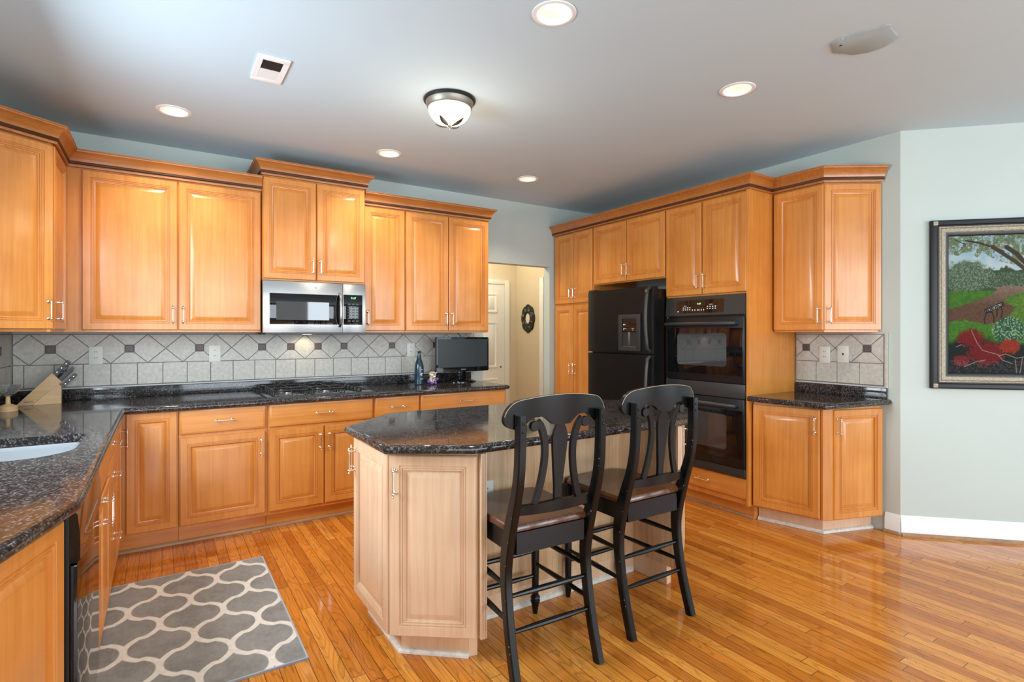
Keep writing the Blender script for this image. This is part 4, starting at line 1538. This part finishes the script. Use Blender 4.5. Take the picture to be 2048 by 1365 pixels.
# ------------------------------------------------------------------ rug
def grid_image(name, w_, h_, nx_, ny_, colfn, mat, parent=None, loc=(0, 0, 0), rot=(0, 0, 0)):
    xs = np.linspace(0, w_, nx_); ys = np.linspace(0, h_, ny_)
    X, Y = np.meshgrid(xs, ys)
    rgb = colfn(X, Y)
    me = bpy.data.meshes.new(name)
    v = np.zeros((nx_ * ny_, 3)); v[:, 0] = X.ravel(); v[:, 1] = Y.ravel()
    ii = np.arange(nx_ * ny_).reshape(ny_, nx_)
    f = np.stack([ii[:-1, :-1], ii[:-1, 1:], ii[1:, 1:], ii[1:, :-1]], -1).reshape(-1, 4)
    me.vertices.add(len(v)); me.vertices.foreach_set('co', v.ravel())
    me.loops.add(f.size); me.loops.foreach_set('vertex_index', f.ravel())
    me.polygons.add(len(f)); me.polygons.foreach_set('loop_start', np.arange(0, f.size, 4)); me.polygons.foreach_set('loop_total', np.full(len(f), 4))
    me.update()
    ca = me.color_attributes.new('Col', 'FLOAT_COLOR', 'POINT')
    rgba = np.ones((nx_ * ny_, 4)); rgba[:, :3] = rgb.reshape(-1, 3)
    ca.data.foreach_set('color', rgba.ravel())
    me.materials.append(mat)
    o = bpy.data.objects.new(name, me); COL.objects.link(o)
    o.location = loc; o.rotation_euler = rot
    if parent:
        o.parent = parent
    return o


def vnoise(X, Y, s, seed=0):
    """smooth value noise"""
    rs = np.random.RandomState(seed)
    t = rs.rand(64, 64)
    a, b_ = X * s, Y * s
    i, j = np.floor(a).astype(int), np.floor(b_).astype(int)
    u, v = a - i, b_ - j
    u, v = u * u * (3 - 2 * u), v * v * (3 - 2 * v)
    g = lambda p, q: t[q % 64, p % 64]
    return (g(i, j) * (1 - u) + g(i + 1, j) * u) * (1 - v) + (g(i, j + 1) * (1 - u) + g(i + 1, j + 1) * u) * v


RUGX0, RUGX1, RUGY0, RUGY1 = -.255, .516, 2.362, 3.590


def rug_col(X, Y):
    ax, ay = .131, .1925
    # cells centred on the lattice; nodes at world (.384,3.575),( .123,3.575)...
    x, y = X + RUGX0, Y + RUGY0
    u0, v0 = (x - .254) / ax, (y - 3.205) / ay
    best = np.full(X.shape, 9.0)
    # curve from node (1,0) to node (0,1) of a cell, point-symmetric about its middle, with a jog
    cv = []
    for k in range(15):
        v = .5 * k / 14
        cv.append((.60 + .40 * (1 - (v / .5) ** 2.3), v))
    cv = cv + [(1 - a, 1 - b_) for a, b_ in cv[::-1]]
    for du in (-1, 0, 1):
        for dv in (-1, 0, 1):
            if (du + dv) % 2:
                continue
            cu = np.round((u0 + v0) / 2) + np.round((u0 - v0) / 2) + du
            cvv = np.round((u0 + v0) / 2) - np.round((u0 - v0) / 2) + dv
            uu, vv = np.abs(u0 - cu), np.abs(v0 - cvv)
            for (a, b_), (c2, d2) in zip(cv[:-1], cv[1:]):
                A = np.array((a * ax, b_ * ay)); B = np.array((c2 * ax, d2 * ay)); D = B - A
                px, py = uu * ax - A[0], vv * ay - A[1]
                t = np.clip((px * D[0] + py * D[1]) / (D @ D + 1e-12), 0, 1)
                best = np.minimum(best, np.hypot(px - t * D[0], py - t * D[1]))
    line = np.clip((.0135 - best) / .002 + .5, 0, 1)[..., None]
    n = vnoise(X, Y, 14, 1) * .5 + vnoise(X, Y, 60, 2) * .3 + vnoise(X * 3, Y * .6, 60, 3) * .2
    g = np.array((.25, .248, .235)) * (.72 + .56 * n)[..., None]
    w_ = np.array((.72, .69, .63)) * (.93 + .14 * vnoise(X, Y, 90, 4))[..., None]
    col = g * (1 - line) + w_ * line
    e = np.minimum(np.minimum(X, RUGX1 - RUGX0 - X), np.minimum(Y, RUGY1 - RUGY0 - Y))
    col[e < .008] = (.40, .44, .48)
    return col


rug = empty('rug', 'grey rug with white trellis pattern on the wood floor by the sink', 'rug', (RUGX0, RUGY0, .0006))
grid_image('pile', RUGX1 - RUGX0, RUGY1 - RUGY0, 258, 410, rug_col, M['rug'], rug, (0, 0, .0085))
MB().box(0, 0, 0, RUGX1 - RUGX0, RUGY1 - RUGY0, .0083).obj('backing', pm('rug_edge', (.22, .24, .27), .95), rug, smooth=0)

# ------------------------------------------------------------------ framed painting on the angled wall
AW = math.radians(-45)
pu = Vector((math.cos(AW), math.sin(AW)))
pn = Vector((-pu.y, pu.x)) * -1          # towards the room
t0, t1_, pz0, pz1 = .172, 1.606, 1.001, 2.118
base = Vector(ANG0) + pu * t0
pt = empty('framed_painting', 'framed oil painting of a park path with bench and red flowers', 'painting', (base.x, base.y, pz0), AW)
PW, PH = t1_ - t0, pz1 - pz0
fr_prof = [(0, -.002), (0, -.030), (.008, -.036), (.030, -.036), (.036, -.030), (.042, -.030)]
gd_prof = [(.042, -.030), (.045, -.034), (.050, -.034), (.054, -.030), (.058, -.033), (.078, -.033), (.084, -.027)]
in_prof = [(.084, -.027), (.088, -.026), (.098, -.022), (.106, -.014), (.106, -.006)]


def frame_ring(prof):
    return [[(i, y, i), (PW - i, y, i), (PW - i, y, PH - i), (i, y, PH - i)] for i, y in prof]


fm = MB().loft(frame_ring(fr_prof), 0, None, True, False, False).obj('frame', M['frameblack'], pt)
MB().loft(frame_ring(gd_prof), 0, None, True, False, False).obj('gilt_band', M['gold'], fm)
MB().loft(frame_ring(in_prof), 0, None, True, False, False).obj('inner_liner', M['frameblack'], fm)
for cx, cz in ((.006, .006), (.006, PH - .034), (PW - .034, .006), (PW - .034, PH - .034)):
    MB().box(cx, -.040, cz, cx + .028, -.0362, cz + .028, 0, None, .003).obj('gilt_corner', M['gold'], fm)


def park(X, Y):
    """crop frame: x 200 at the left edge of the canvas, y 180 top .. 1180 bottom"""
    cw, ch = PW - .21, PH - .21
    x = 200 + X / .436 * 547
    y = 1180 - Y / ch * 1000
    n1, n2, n3 = vnoise(x / 100, y / 100, 2.2, 5), vnoise(x / 100, y / 100, 6, 6), vnoise(x / 100, y / 100, 14, 7)
    n4, n5 = vnoise(x / 100, y / 100, 30, 12), vnoise(x / 100, y / 100, 55, 13)
    f = .26 * n1 + .24 * n2 + .2 * n3 + .16 * n4 + .14 * n5
    n3 = .4 * n3 + .35 * n4 + .25 * n5
    soft = lambda v, e: np.clip((v - e) / .12 + .5, 0, 1)

    def mix(c, col, mask):
        m_ = np.clip(mask, 0, 1)[..., None]
        return c * (1 - m_) + np.array(col) * m_
    c = np.zeros(X.shape + (3,)) + np.array((.54, .70, .76))
    c = mix(c, (.78, .84, .84), (y - 250) / 220 * .8 + (n1 - .5) * .7)
    # distant tree line
    c = mix(c, (.13, .20, .12), (y - (455 - 40 * n1 - 25 * n2)) / 12)
    c = mix(c, (.42, .50, .40), ((y > 450) & (y < 560)) * soft(n3, .56) * .6)
    # pale trees left
    d = ((x - 330) / 175) ** 2 + ((y - 470) / 115) ** 2
    c = mix(c, (.16, .24, .15), (1.05 - d + (f - .5) * 1.5) * 3)
    c = mix(c, (.50, .58, .46), (1.05 - d + (f - .5) * 1.5 > 0) * soft(n3, .52) * .6)
    # meadow, path
    c = mix(c, (.08, .24, .04), (y - 575 - 8 * n2) / 6)
    c = mix(c, (.24, .42, .07), (y > 585) * (n2 * .6 + n3 * .4) * .9)
    pth = [(190, 722), (300, 690), (420, 650), (520, 605), (556, 576), (520, 556), (600, 551), (760, 548), (950, 556), (1250, 560), (1250, 575), (950, 580), (760, 588),
           (660, 618), (605, 655), (640, 690), (690, 700), (640, 765), (560, 812), (430, 832), (330, 792), (260, 796), (190, 812)]
    inp = np.zeros(x.shape, bool)
    xw, yw = x + (n3 - .5) * 16, y + (n2 - .5) * 12
    for (xa, ya), (xb, yb_) in zip(pth, pth[1:] + pth[:1]):
        if ya == yb_:
            continue
        inp ^= ((ya > yw) != (yb_ > yw)) & (xw < (xb - xa) * (yw - ya) / (yb_ - ya) + xa)
    c = mix(c, (.27, .16, .11), inp * .95)
    c = mix(c, (.52, .42, .35), inp * np.clip((690 - y) / 130, 0, 1) * (.45 + .5 * n3))
    c = mix(c, (.16, .09, .06), inp * soft(n3, .56) * .5)
    # right bank
    rb = y - (700 - (x - 600) * .95 + 30 * n1)
    c = mix(c, (.15, .30, .06), (x > 520) * np.clip(rb / 10, 0, 1) * (y > 570) * ~inp)
    c = mix(c, (.36, .48, .12), (x > 520) * (rb > 0) * (y > 570) * soft(n3, .52) * .6 * ~inp)
    # near bank
    nb = y - (800 + ((x - 330) / 210) ** 2 * 55)
    c = mix(c, (.12, .30, .04), nb / 10)
    c = mix(c, (.28, .44, .10), (nb > 0) * soft(n3, .55) * .6)
    # pale shrub right
    d = ((x - 640) / 125) ** 2 + ((y - 875) / 100) ** 2
    c = mix(c, (.05, .20, .10), (1 - d + (f - .5)) * 4)
    c = mix(c, (.58, .68, .50), (1 - d + (f - .5) > .1) * soft(vnoise(x / 100, y / 100, 13, 8) * .6 + n4 * .4, .58) * .75)
    # dark foreground
    c = mix(c, (.025, .05, .04), (y - (930 + 35 * n1 - 50 * np.exp(-((x - 400) / 150) ** 2))) / 40)
    for bx, by, rx, ry, col in ((360, 930, 100, 70, (.30, .02, .02)), (470, 1040, 130, 85, (.28, .02, .02)), (640, 985, 75, 55, (.42, .08, .02)), (300, 1090, 60, 40, (.30, .05, .04)), (900, 1010, 140, 80, (.45, .04, .03)), (1250, 1040, 160, 80, (.38, .05, .05)), (1550, 1000, 120, 80, (.5, .12, .05))):
        d = ((x - bx) / rx) ** 2 + ((y - by) / ry) ** 2
        c = mix(c, col, (1.1 - d + (f - .5) * 2.2) * 2.5)
        c = mix(c, (min(1, col[0] * 1.6), col[1] + .06, col[2] + .05), ((1.1 - d + (f - .5) * 2.2) > .2) * soft(n3, .60) * .55)
    c = mix(c, (.36, .26, .30), (y > 1090) * soft(n3, .58) * .5)

    def stroke(c, pts, wd, col):
        for (x0, y0), (x1, y1) in zip(pts[:-1], pts[1:]):
            dx, dy = x1 - x0, y1 - y0
            t = np.clip(((x - x0) * dx + (y - y0) * dy) / (dx * dx + dy * dy), 0, 1)
            c = mix(c, col, (wd - np.hypot(x - x0 - t * dx, y - y0 - t * dy)) / 3 + .5)
        return c
    for s in ([(370, 870), (410, 960), (450, 1015), (560, 1045), (590, 1085), (660, 1110)], [(560, 1055), (610, 1040), (690, 1070), (747, 1060), (850, 1085)],
              [(320, 1135), (400, 1100), (470, 1085)], [(680, 1080), (690, 1180)], [(730, 1070), (712, 1180)], [(260, 990), (300, 975)]):
        c = stroke(c, s, 2.2, (.52, .45, .38))
    # overhanging tree
    can = (y < 330 - .00025 * (x - 720) ** 2 * .4 + 60 * (n1 - .5)) | (((x - 900) / 480) ** 2 + ((y - 230) / 190) ** 2 < 1)
    c = mix(c, (.20, .26, .13), can * (f > .47) * .9)
    c = mix(c, (.55, .58, .36), can * (f > .50) * soft(n3, .55) * .5)
    c = stroke(c, [(330, 215), (430, 235), (520, 268), (600, 300)], 6, (.13, .10, .07))
    c = stroke(c, [(520, 265), (600, 320), (680, 375), (760, 440), (800, 560)], 14, (.17, .13, .09))
    c = stroke(c, [(620, 270), (690, 320), (760, 400), (800, 470)], 16, (.15, .12, .08))
    tk_ = 30 + 26 * np.clip((y - 560) / 170, 0, 1) ** 3 + 6 * (n3 - .5)
    c = mix(c, (.13, .10, .07), ((np.abs(x - 792 - (y - 400) * .09) < tk_) & (y > 395) & (y < 728 + 14 * n2)) * (.75 + .5 * (n4 - .5)))
    c = mix(c, (.30, .25, .18), ((np.abs(x - 778 - (y - 400) * .09) < tk_ * .35) & (y > 395) & (y < 715)) * soft(n4, .5) * .5)
    c = stroke(c, [(250, 205), (330, 245), (300, 270)], 3, (.16, .13, .09))
    # iron bench
    c = stroke(c, [(478, 728), (585, 682)], 16, (.05, .06, .05))
    c = mix(c, (.62, .66, .62), (np.hypot((x - 530) / 60, (y - 706 + (x - 530) * .43) / 12) < 1) * (vnoise(x / 100, y / 100, 26, 9) > .6) * .9)
    for s in ([(480, 740), (465, 780), (465, 820)], [(515, 735), (530, 775), (530, 815)], [(480, 745), (500, 735), (518, 742)], [(553, 715), (550, 770)], [(580, 700), (590, 735), (582, 780)]):
        c = stroke(c, s, 4, (.05, .045, .035))
    return np.clip(c, 0, 1) ** 1.5 * .60


grid_image('canvas', PW - .21, PH - .21, 620, 470, park, M['canvas'], pt, (.105, -.008, .105), (PI / 2, 0, 0))

# ------------------------------------------------------------------ hall medallion
md = empty('wall_medallion', 'dark carved oval wall ornament with pale centre in the hall', 'wall ornament', (HX - .0006, 5.625, 1.558), TR)
n = 96
def outl(k_, s):
    a = 2 * PI * k_ / n
    lob = 1 + .09 * abs(math.cos(4 * a / 1.0)) ** .7
    return (.135 * s * lob * math.cos(a), .165 * s * lob * math.sin(a))
m = MB()
sp = [(1, 0), (1, -.012), (.93, -.018), (.80, -.012), (.62, -.020), (.46, -.018), (.40, -.008)]
m.loft([[(outl(k, s)[0], y, outl(k, s)[1]) for k in range(n)] for s, y in sp], 0, None, True, True, False)
mrim = m.obj('carved_rim', M['bronze'], md)
m = MB()
for k in range(8):
    a = 2 * PI * k / 8 + PI / 8
    cx, cz = .094 * math.cos(a), .116 * math.sin(a)
    pts = [(cx + .028 * math.cos(t) * (1 - t / 9), -.017, cz + .034 * math.sin(t) * (1 - t / 9)) for t in [q * .5 + a for q in range(14)]]
    m.tube(pts, .0052, 6)
m.obj('scrollwork', M['pewter'], mrim)
m = MB()
pts = []
for k in range(28):
    a = 2 * PI * k / 28
    s = 1.0 if k % 2 else .80
    pts.append((.048 * s * math.cos(a), .068 * s * math.sin(a)))
m.loft([[(x, -.008, z) for x, z in pts], [(x, -.012, z) for x, z in pts]], 0)
m.obj('centre', M['cream'], md, smooth=0)

# ------------------------------------------------------------------ ceiling fixtures
can_labels = ['recessed ceiling light nearest the camera, at the top of the photo', 'recessed ceiling light at the right, in front of the oven', 'recessed ceiling light in the left corner, near the back wall',
              'recessed ceiling light in front of the cabinets right of the microwave', 'recessed ceiling light near the hall doorway']
for (cx, cy), lab in zip(CANS, can_labels):
    r = empty('recessed_light', 'white ' + lab, 'ceiling light', (cx, cy, CEIL), 0, 'recessed ceiling lights')
    m = MB()
    m.lathe([(.0745, .004), (.0745, -.002), (.080, -.006), (.094, -.004), (.096, -.0006), (.0745, -.0004)], 40, 0, None, False, False)
    m.obj('trim_ring', M['white'], r)
    MB().lathe([(.0742, .0), (.070, .05), (.066, .11), (.001, .112)], 36, 0, None, False, True).obj('baffle', M['baffle'], r)
    MB().lathe([(.028, .108), (.044, .070), (.046, .055), (.036, .044), (.001, .040)], 28, 0, None, False, True).obj('bulb', M['bulb'], r)
    l = bpy.data.lights.new('can_lamp', 'SPOT')
    l.energy = 28; l.color = (1.0, .88, .70); l.spot_size = math.radians(125); l.spot_blend = .6; l.shadow_soft_size = .05
    lo = bpy.data.objects.new('can_lamp', l); COL.objects.link(lo); lo.parent = r; lo.location = (0, 0, .02)

r = empty('flush_mount_light', 'bronze flush-mount ceiling light with frosted glass bowl and leaf finial', 'ceiling light', (1.418, 2.862, CEIL))
MB().lathe([(.150, -.0006), (.152, -.010), (.147, -.016), (.139, -.0175)], 48, 0, None, True, True).obj('rim', M['bronze'], r)
MB().lathe([(.140, -.0178), (.139, -.022), (.131, -.048), (.126, -.052), (.120, -.050)], 48, 0, None, True, True).obj('pan', M['pewter'], r)
prof = [(.124, -.053)] + [(.124 * math.cos(a), -.053 - .098 * math.sin(a)) for a in [math.radians(8 * k) for k in range(1, 11)]] + [(.004, -.151)]
MB().lathe(prof, 48, 0, None, True, True).obj('glass_bowl', M['bowl'], r)
fin = MB()
fin.lathe([(.004, -.148), (.012, -.153), (.012, -.157), (.005, -.160), (.009, -.166), (.009, -.172), (.001, -.176)], 16)
fo = fin.obj('finial', M['pewter'], r)
for k in range(4):
    m = MB()
    rows = []
    for t in range(7):
        u = t / 6
        a = math.radians(84 - 42 * u)
        rad, z = .127 * math.cos(a) + .003, -.056 - .100 * math.sin(a)
        wd = .016 * math.sin(PI * min(1, u * .9 + .08))
        rows.append([(rad, -wd, z), (rad + .003, 0, z - .003), (rad, wd, z)])
    m.loft(rows, 0, Matrix.Rotation(PI / 2 * k + .5, 4, 'Z'), False, False, False)
    m.obj('leaf', M['bronze'], fo)
l = bpy.data.lights.new('flush_lamp', 'POINT')
l.energy = 5; l.color = (1.0, .87, .68); l.shadow_soft_size = .10
lo = bpy.data.objects.new('flush_lamp', l); COL.objects.link(lo); lo.parent = r; lo.location = (0, 0, -.42)

r = empty('ceiling_vent', 'white square exhaust fan grille on the ceiling at the upper left', 'vent', (.470, 3.035, CEIL))
m = MB()
m.box(-.075, -.150, -.010, .075, -.110, -.0006, 0, None, .002); m.box(-.075, .110, -.010, .075, .150, -.0006, 0, None, .002)
m.box(-.075, -.11, -.010, -.048, .11, -.0006); m.box(.048, -.11, -.010, .075, .11, -.0006); m.box(-.048, -.004, -.010, .048, .004, -.0006)
m.obj('frame', M['white'], r)
m = MB(); m.box(-.048, -.11, -.0040, .048, -.004, -.0006)
m.obj('opening', M['hole'], r, smooth=0)
m = MB()
for k in range(9):
    m.box(-.048, -.104 + k * .0112, -.009, .048, -.101 + k * .0112, -.0042)
m.obj('louvre', M['panel'], r, smooth=0)
m = MB()
for k in range(9):
    m.box(-.048, .008 + k * .0112, -.009, .048, .0158 + k * .0112, -.0046)
MB().box(-.048, .0041, -.0040, .048, .1098, -.0006).obj('lens', M['pewter'], r, smooth=0)
m.obj('lens_grille', M['white'], r, smooth=0)

sp = empty('ceiling_speaker', 'white scalloped ceiling speaker plate at the upper right', 'speaker', (2.745, 1.225, CEIL), math.radians(0))
SPK = [(1662, 86), (1667, 105), (1686, 106), (1705, 108.5), (1735, 104), (1765, 94), (1785, 82), (1797, 71.5), (1790, 63), (1782, 54), (1784, 47), (1770, 49), (1758, 54), (1735, 58), (1710, 67), (1689, 77), (1683, 75), (1673, 79)]
ca_, sa_ = math.cos(math.radians(32.949)), math.sin(math.radians(32.949))
pl = []
for px, py in SPK:
    d = 1080 * (1.365 - CEIL) / (py - 668); t = (px - 1024) / 1080
    pl.append((d * (sa_ + t * ca_) - 2.745, d * (ca_ - t * sa_) - 1.225))
ar = sum(pl[i - 1][0] * pl[i][1] - pl[i][0] * pl[i - 1][1] for i in range(len(pl)))
if ar < 0:
    pl = pl[::-1]
m = MB()
m.loft([[(x, y, -.0006) for x, y in pl], [(x, y, -.004) for x, y in pl], [(x, y, -.007) for x, y in offset_poly(pl, .006)]], 0)
m.obj('grille', pm('speaker_grille', (.36, .43, .45), .8), sp)
MB().lathe([(.006, -.0072), (.006, -.009), (.003, -.0095)], 12, 0, Matrix.Translation((-.045, .075, 0))).obj('screw', M['panel'], sp)

# added lamp, out of view, to light the hall warmly; shaped as a flush light
hl = empty('added_hall_light', 'small round ceiling light added out of view to light the hall beyond the doorway', 'ceiling light', (3.0, 5.35, CEIL))
MB().lathe([(.12, -.0006), (.12, -.02), (.10, -.05), (.05, -.07), (.001, -.075)], 28).obj('glass_bowl', M['bowl'], hl)
l = bpy.data.lights.new('added_hall_lamp', 'POINT')
l.energy = 20; l.color = (1.0, .86, .66); l.shadow_soft_size = .1
lo = bpy.data.objects.new('added_hall_lamp', l); COL.objects.link(lo); lo.parent = hl; lo.location = (0, 0, -.22)


# ------------------------------------------------------------------ counter stools
def sweep_rect(m, path, sizes, mat=0, T=None, wide=(1, 0, 0)):
    """rectangular section along path; sizes (across 'wide', other)"""
    P = [Vector(p) for p in path]
    wv = Vector(wide)
    rings = []
    for i, p in enumerate(P):
        d = (P[min(i + 1, len(P) - 1)] - P[max(i - 1, 0)]).normalized()
        a = (wv - d * wv.dot(d)).normalized()
        b_ = d.cross(a)
        s, t = sizes[i] if isinstance(sizes, list) else sizes
        s, t = s / 2, t / 2
        c_ = min(s, t) * .28
        sec = [(s - c_, t), (-s + c_, t), (-s, t - c_), (-s, -t + c_), (-s + c_, -t), (s - c_, -t), (s, -t + c_), (s, t - c_)]
        rings.append([tuple(p + a * u + b_ * v) for u, v in sec])
    return m.loft(rings, mat, T)


def smooth_path(pts, n=6):
    P = [Vector(p) for p in pts]
    out = []
    for i in range(len(P) - 1):
        p0, p1, p2, p3 = P[max(i - 1, 0)], P[i], P[i + 1], P[min(i + 2, len(P) - 1)]
        for k in range(n):
            t = k / n
            out.append(.5 * ((2 * p1) + (p2 - p0) * t + (2 * p0 - 5 * p1 + 4 * p2 - p3) * t * t + (3 * p1 - p0 - 3 * p2 + p3) * t ** 3))
    out.append(P[-1])
    return out


def make_stool(label, loc, rz):
    r = empty('counter_stool', label, 'stool', loc, rz, 'counter stools at the island')
    # seat
    m = MB()
    seat = []
    for x, y in ((-.198, -.150), (-.192, -.175), (-.170, -.190), (.170, -.190), (.192, -.175), (.198, -.150), (.200, .0), (.202, .17), (.198, .215), (.175, .240), (.10, .250), (-.10, .250), (-.175, .240), (-.198, .215), (-.202, .17), (-.200, .0)):
        seat.append((x, y))
    area2 = sum(seat[i - 1][0] * seat[i][1] - seat[i][0] * seat[i - 1][1] for i in range(len(seat)))
    if area2 < 0:
        seat = seat[::-1]
    sc = lambda k, z: [(x * k, .03 + (y - .03) * k, z) for x, y in seat]
    m.loft([sc(.97, .586), sc(1.0, .592), sc(1.0, .606), sc(.97, .616), sc(.75, .615), sc(.4, .610)], 0)
    m.obj('seat', M['seat'], r)
    # aprons
    m = MB()
    m.box(-.165, .20, .515, .165, .222, .585); m.box(-.165, -.188, .500, .165, -.168, .585)
    for s in (-1, 1):
        T = Matrix.Translation((s * .182, .015, 0))
        m.box(-.010, -.19, .510, .010, .19, .585, 0, T)
    m.obj('apron', M['chair'], r, smooth=0)
    # rear legs running up into back posts
    path = smooth_path([(0, -.246, 0), (0, -.203, .143), (0, -.174, .277), (0, -.158, .42), (0, -.172, .54), (0, -.205, .655), (0, -.236, .75), (0, -.254, .84), (0, -.261, .95), (0, -.262, 1.058)], 5)
    for s in (-1, 1):
        m = MB()
        n = len(path)
        sz = []
        for i, p in enumerate(path):
            z = p.z
            dep = .040 + .016 * math.exp(-((z - .56) / .15) ** 2)
            sz.append((.034, dep))
        sweep_rect(m, [(s * (.198 - .006 * (p.z / 1.06)), p.y, p.z) for p in path], sz)
        lg = m.obj('rear_leg', M['chair'], r)
        m = MB()
        for z, y in ((1.028, -.2815), (.998, -.2812)):
            m.lathe([(.006, 0), (.0055, .003), (.003, .0045)], 10, 0, Matrix.Translation((s * .192, y, z)) @ Matrix.Rotation(PI / 2, 4, 'X'))
        m.obj('peg', M['chair'], lg)
        # worn paint on the outer arrises
        rnd = random.Random(5 + s)
        m = MB()
        for q in range(11):
            i = rnd.randrange(2, n - 3)
            p = path[i]
            w_ = sz[i][1] / 2
            x = s * (.198 - .006 * (p.z / 1.06)) + rnd.choice((-1, 1)) * .0168
            m.sphere((x, p.y - w_ * .80, p.z + rnd.uniform(-.01, .01)), rnd.uniform(.0007, .0014), 0, None, 6, (1, 1, rnd.uniform(1, 3.2)))
        m.obj('paint_chips', M['chip'], lg)
    # turned front legs
    for s in (-1, 1):
        m = MB()
        m.lathe([(.011, 0), (.013, .012), (.019, .048), (.022, .055), (.024, .064), (.020, .070), (.024, .078), (.021, .086), (.016, .092), (.017, .13), (.019, .25), (.021, .40), (.018, .448), (.022, .456), (.018, .464), (.021, .475)], 18, 0, Matrix.Translation((s * .186, .222, 0)))
        m.box(s * .186 - .021, .201, .475, s * .186 + .021, .243, .586, 0, None, .002)
        m.obj('front_leg', M['chair'], r)
    # stretchers
    def st(p, q, ra=.0115):
        p, q = Vector(p), Vector(q)
        pts = [p.lerp(q, t) for t in (0, .12, .3, .5, .7, .88, 1)]
        return MB().tube(pts, [ra * .72, ra * .8, ra, ra * 1.08, ra, ra * .8, ra * .72], 10).obj('stretcher', M['chair'], r)
    for z, y in ((.205, -.190), (.335, -.168)):
        st((-.195, y, z), (.195, y, z))
    for z in (.185, .305):
        st((-.186, .222, z), (.186, .222, z))
    for z, y in ((.245, -.180), (.375, -.163)):
        for s in (-1, 1):
            st((s * .197, y, z), (s * .186, .222, z))
    # crest rail: curved in plan, scalloped lower edge
    n = 56
    m = MB()
    rings = []
    hw = .243
    for k in range(n + 1):
        t = math.sin(PI / 2 * (-1 + 2 * k / n))
        x = hw * t
        a = abs(t)
        e = min(1, max(0, (a - .74) / .26))
        top = 1.128 - .030 * a ** 2 - .062 * (1 - math.sqrt(1 - e * e))
        bot = 1.010 + .0
        if a < .16:
            bot = 1.008 + .002 * (a / .16)
        elif a < .52:
            bot = 1.010 + .034 * math.sin(PI / 2 * min(1, (a - .16) / .22)) ** 1.2
        elif a < .80:
            bot = 1.044 - .044 * math.sin(PI / 2 * (a - .52) / .28) ** 1.5
        else:
            e2 = min(1, (a - .80) / .20)
            bot = 1.000 + .036 * (1 - math.sqrt(1 - e2 * e2))
        y = -.250 + .030 * t * t * .9 - .022
        y = -.264 + .036 * t * t
        lean = lambda z: -(z - 1.05) * .03
        if top < bot + .004:
            top = bot + .004
        rings.append([(x, y + lean(bot), bot), (x, y + .022 + lean(bot), bot), (x, y + .022 + lean(top), top), (x, y + lean(top), top)])
    m.loft(rings, 0)
    cr_ = m.obj('crest_rail', M['chair'], r, smooth=50)
    MB().tube([(q[3][0], q[3][1] + .0006, q[3][2] - .0004) for q in rings[2:-2]], .0011, 6).obj('worn_edge', M['chip'], cr_)
    # lower back rail
    m = MB()
    rings = []
    for k in range(13):
        t = -1 + 2 * k / 12
        y = -.238 + .026 * t * t
        z1 = .708 - .010 * abs(t)
        rings.append([(.186 * t, y, .662), (.186 * t, y + .020, .662), (.186 * t, y + .018, z1), (.186 * t, y - .004, z1)])
    m.loft(rings, 0)
    m.obj('lower_rail', M['chair'], r, smooth=50)
    # splats
    yb, yt = -.232, -.256
    ys = lambda z: yb + (yt - yb) * (z - .70) / .34
    m = MB()
    prof = [(.70, .016), (.76, .018), (.84, .026), (.92, .034), (.955, .036), (.985, .029), (1.005, .019), (1.020, .018)]
    rings = [[(-w_, ys(z), z), (w_, ys(z), z), (w_, ys(z) + .014, z), (-w_, ys(z) + .014, z)] for z, w_ in prof]
    m.loft(rings, 0)
    m.obj('centre_splat', M['chair'], r, smooth=40)
    for s in (-1, 1):
        m = MB()
        p2 = smooth_path([(.108, .700), (.088, .76), (.070, .84), (.066, .91), (.078, .97), (.100, 1.015), (.118, 1.030)], 4)if False else None
        pts = [(.106, .702), (.088, .76), (.073, .83), (.067, .90), (.073, .955), (.088, 1.00), (.108, 1.026)]
        pp = smooth_path([(s * x, ys(z) + .008, z) for x, z in pts], 4)
        sweep_rect(m, pp, (.030, .016))
        m.lathe([(.019, -.010), (.021, -.006), (.021, .006), (.019, .010)], 18, 0, Matrix.Translation((s * .122, ys(1.01) + .008, 1.010)) @ Matrix.Rotation(PI / 2, 4, 'X'))
        m.obj('scroll_splat', M['chair'], r, smooth=40)
    return r


def copy_tree(o, parent=None):
    c = o.copy(); COL.objects.link(c)
    if parent is not None:
        c.parent = parent
    for ch in list(o.children):
        copy_tree(ch, c)
    return c


s1 = make_stool('black counter stool with dark wood seat, the nearer one at the left of the pair', (1.334, 1.938, 0), math.radians(-2.5))
s2 = copy_tree(s1)
s2.location = (1.955, 1.972, 0)
s2.rotation_euler = (0, 0, 0)
s2['label'] = 'black counter stool with dark wood seat, the farther one, in front of the oven'
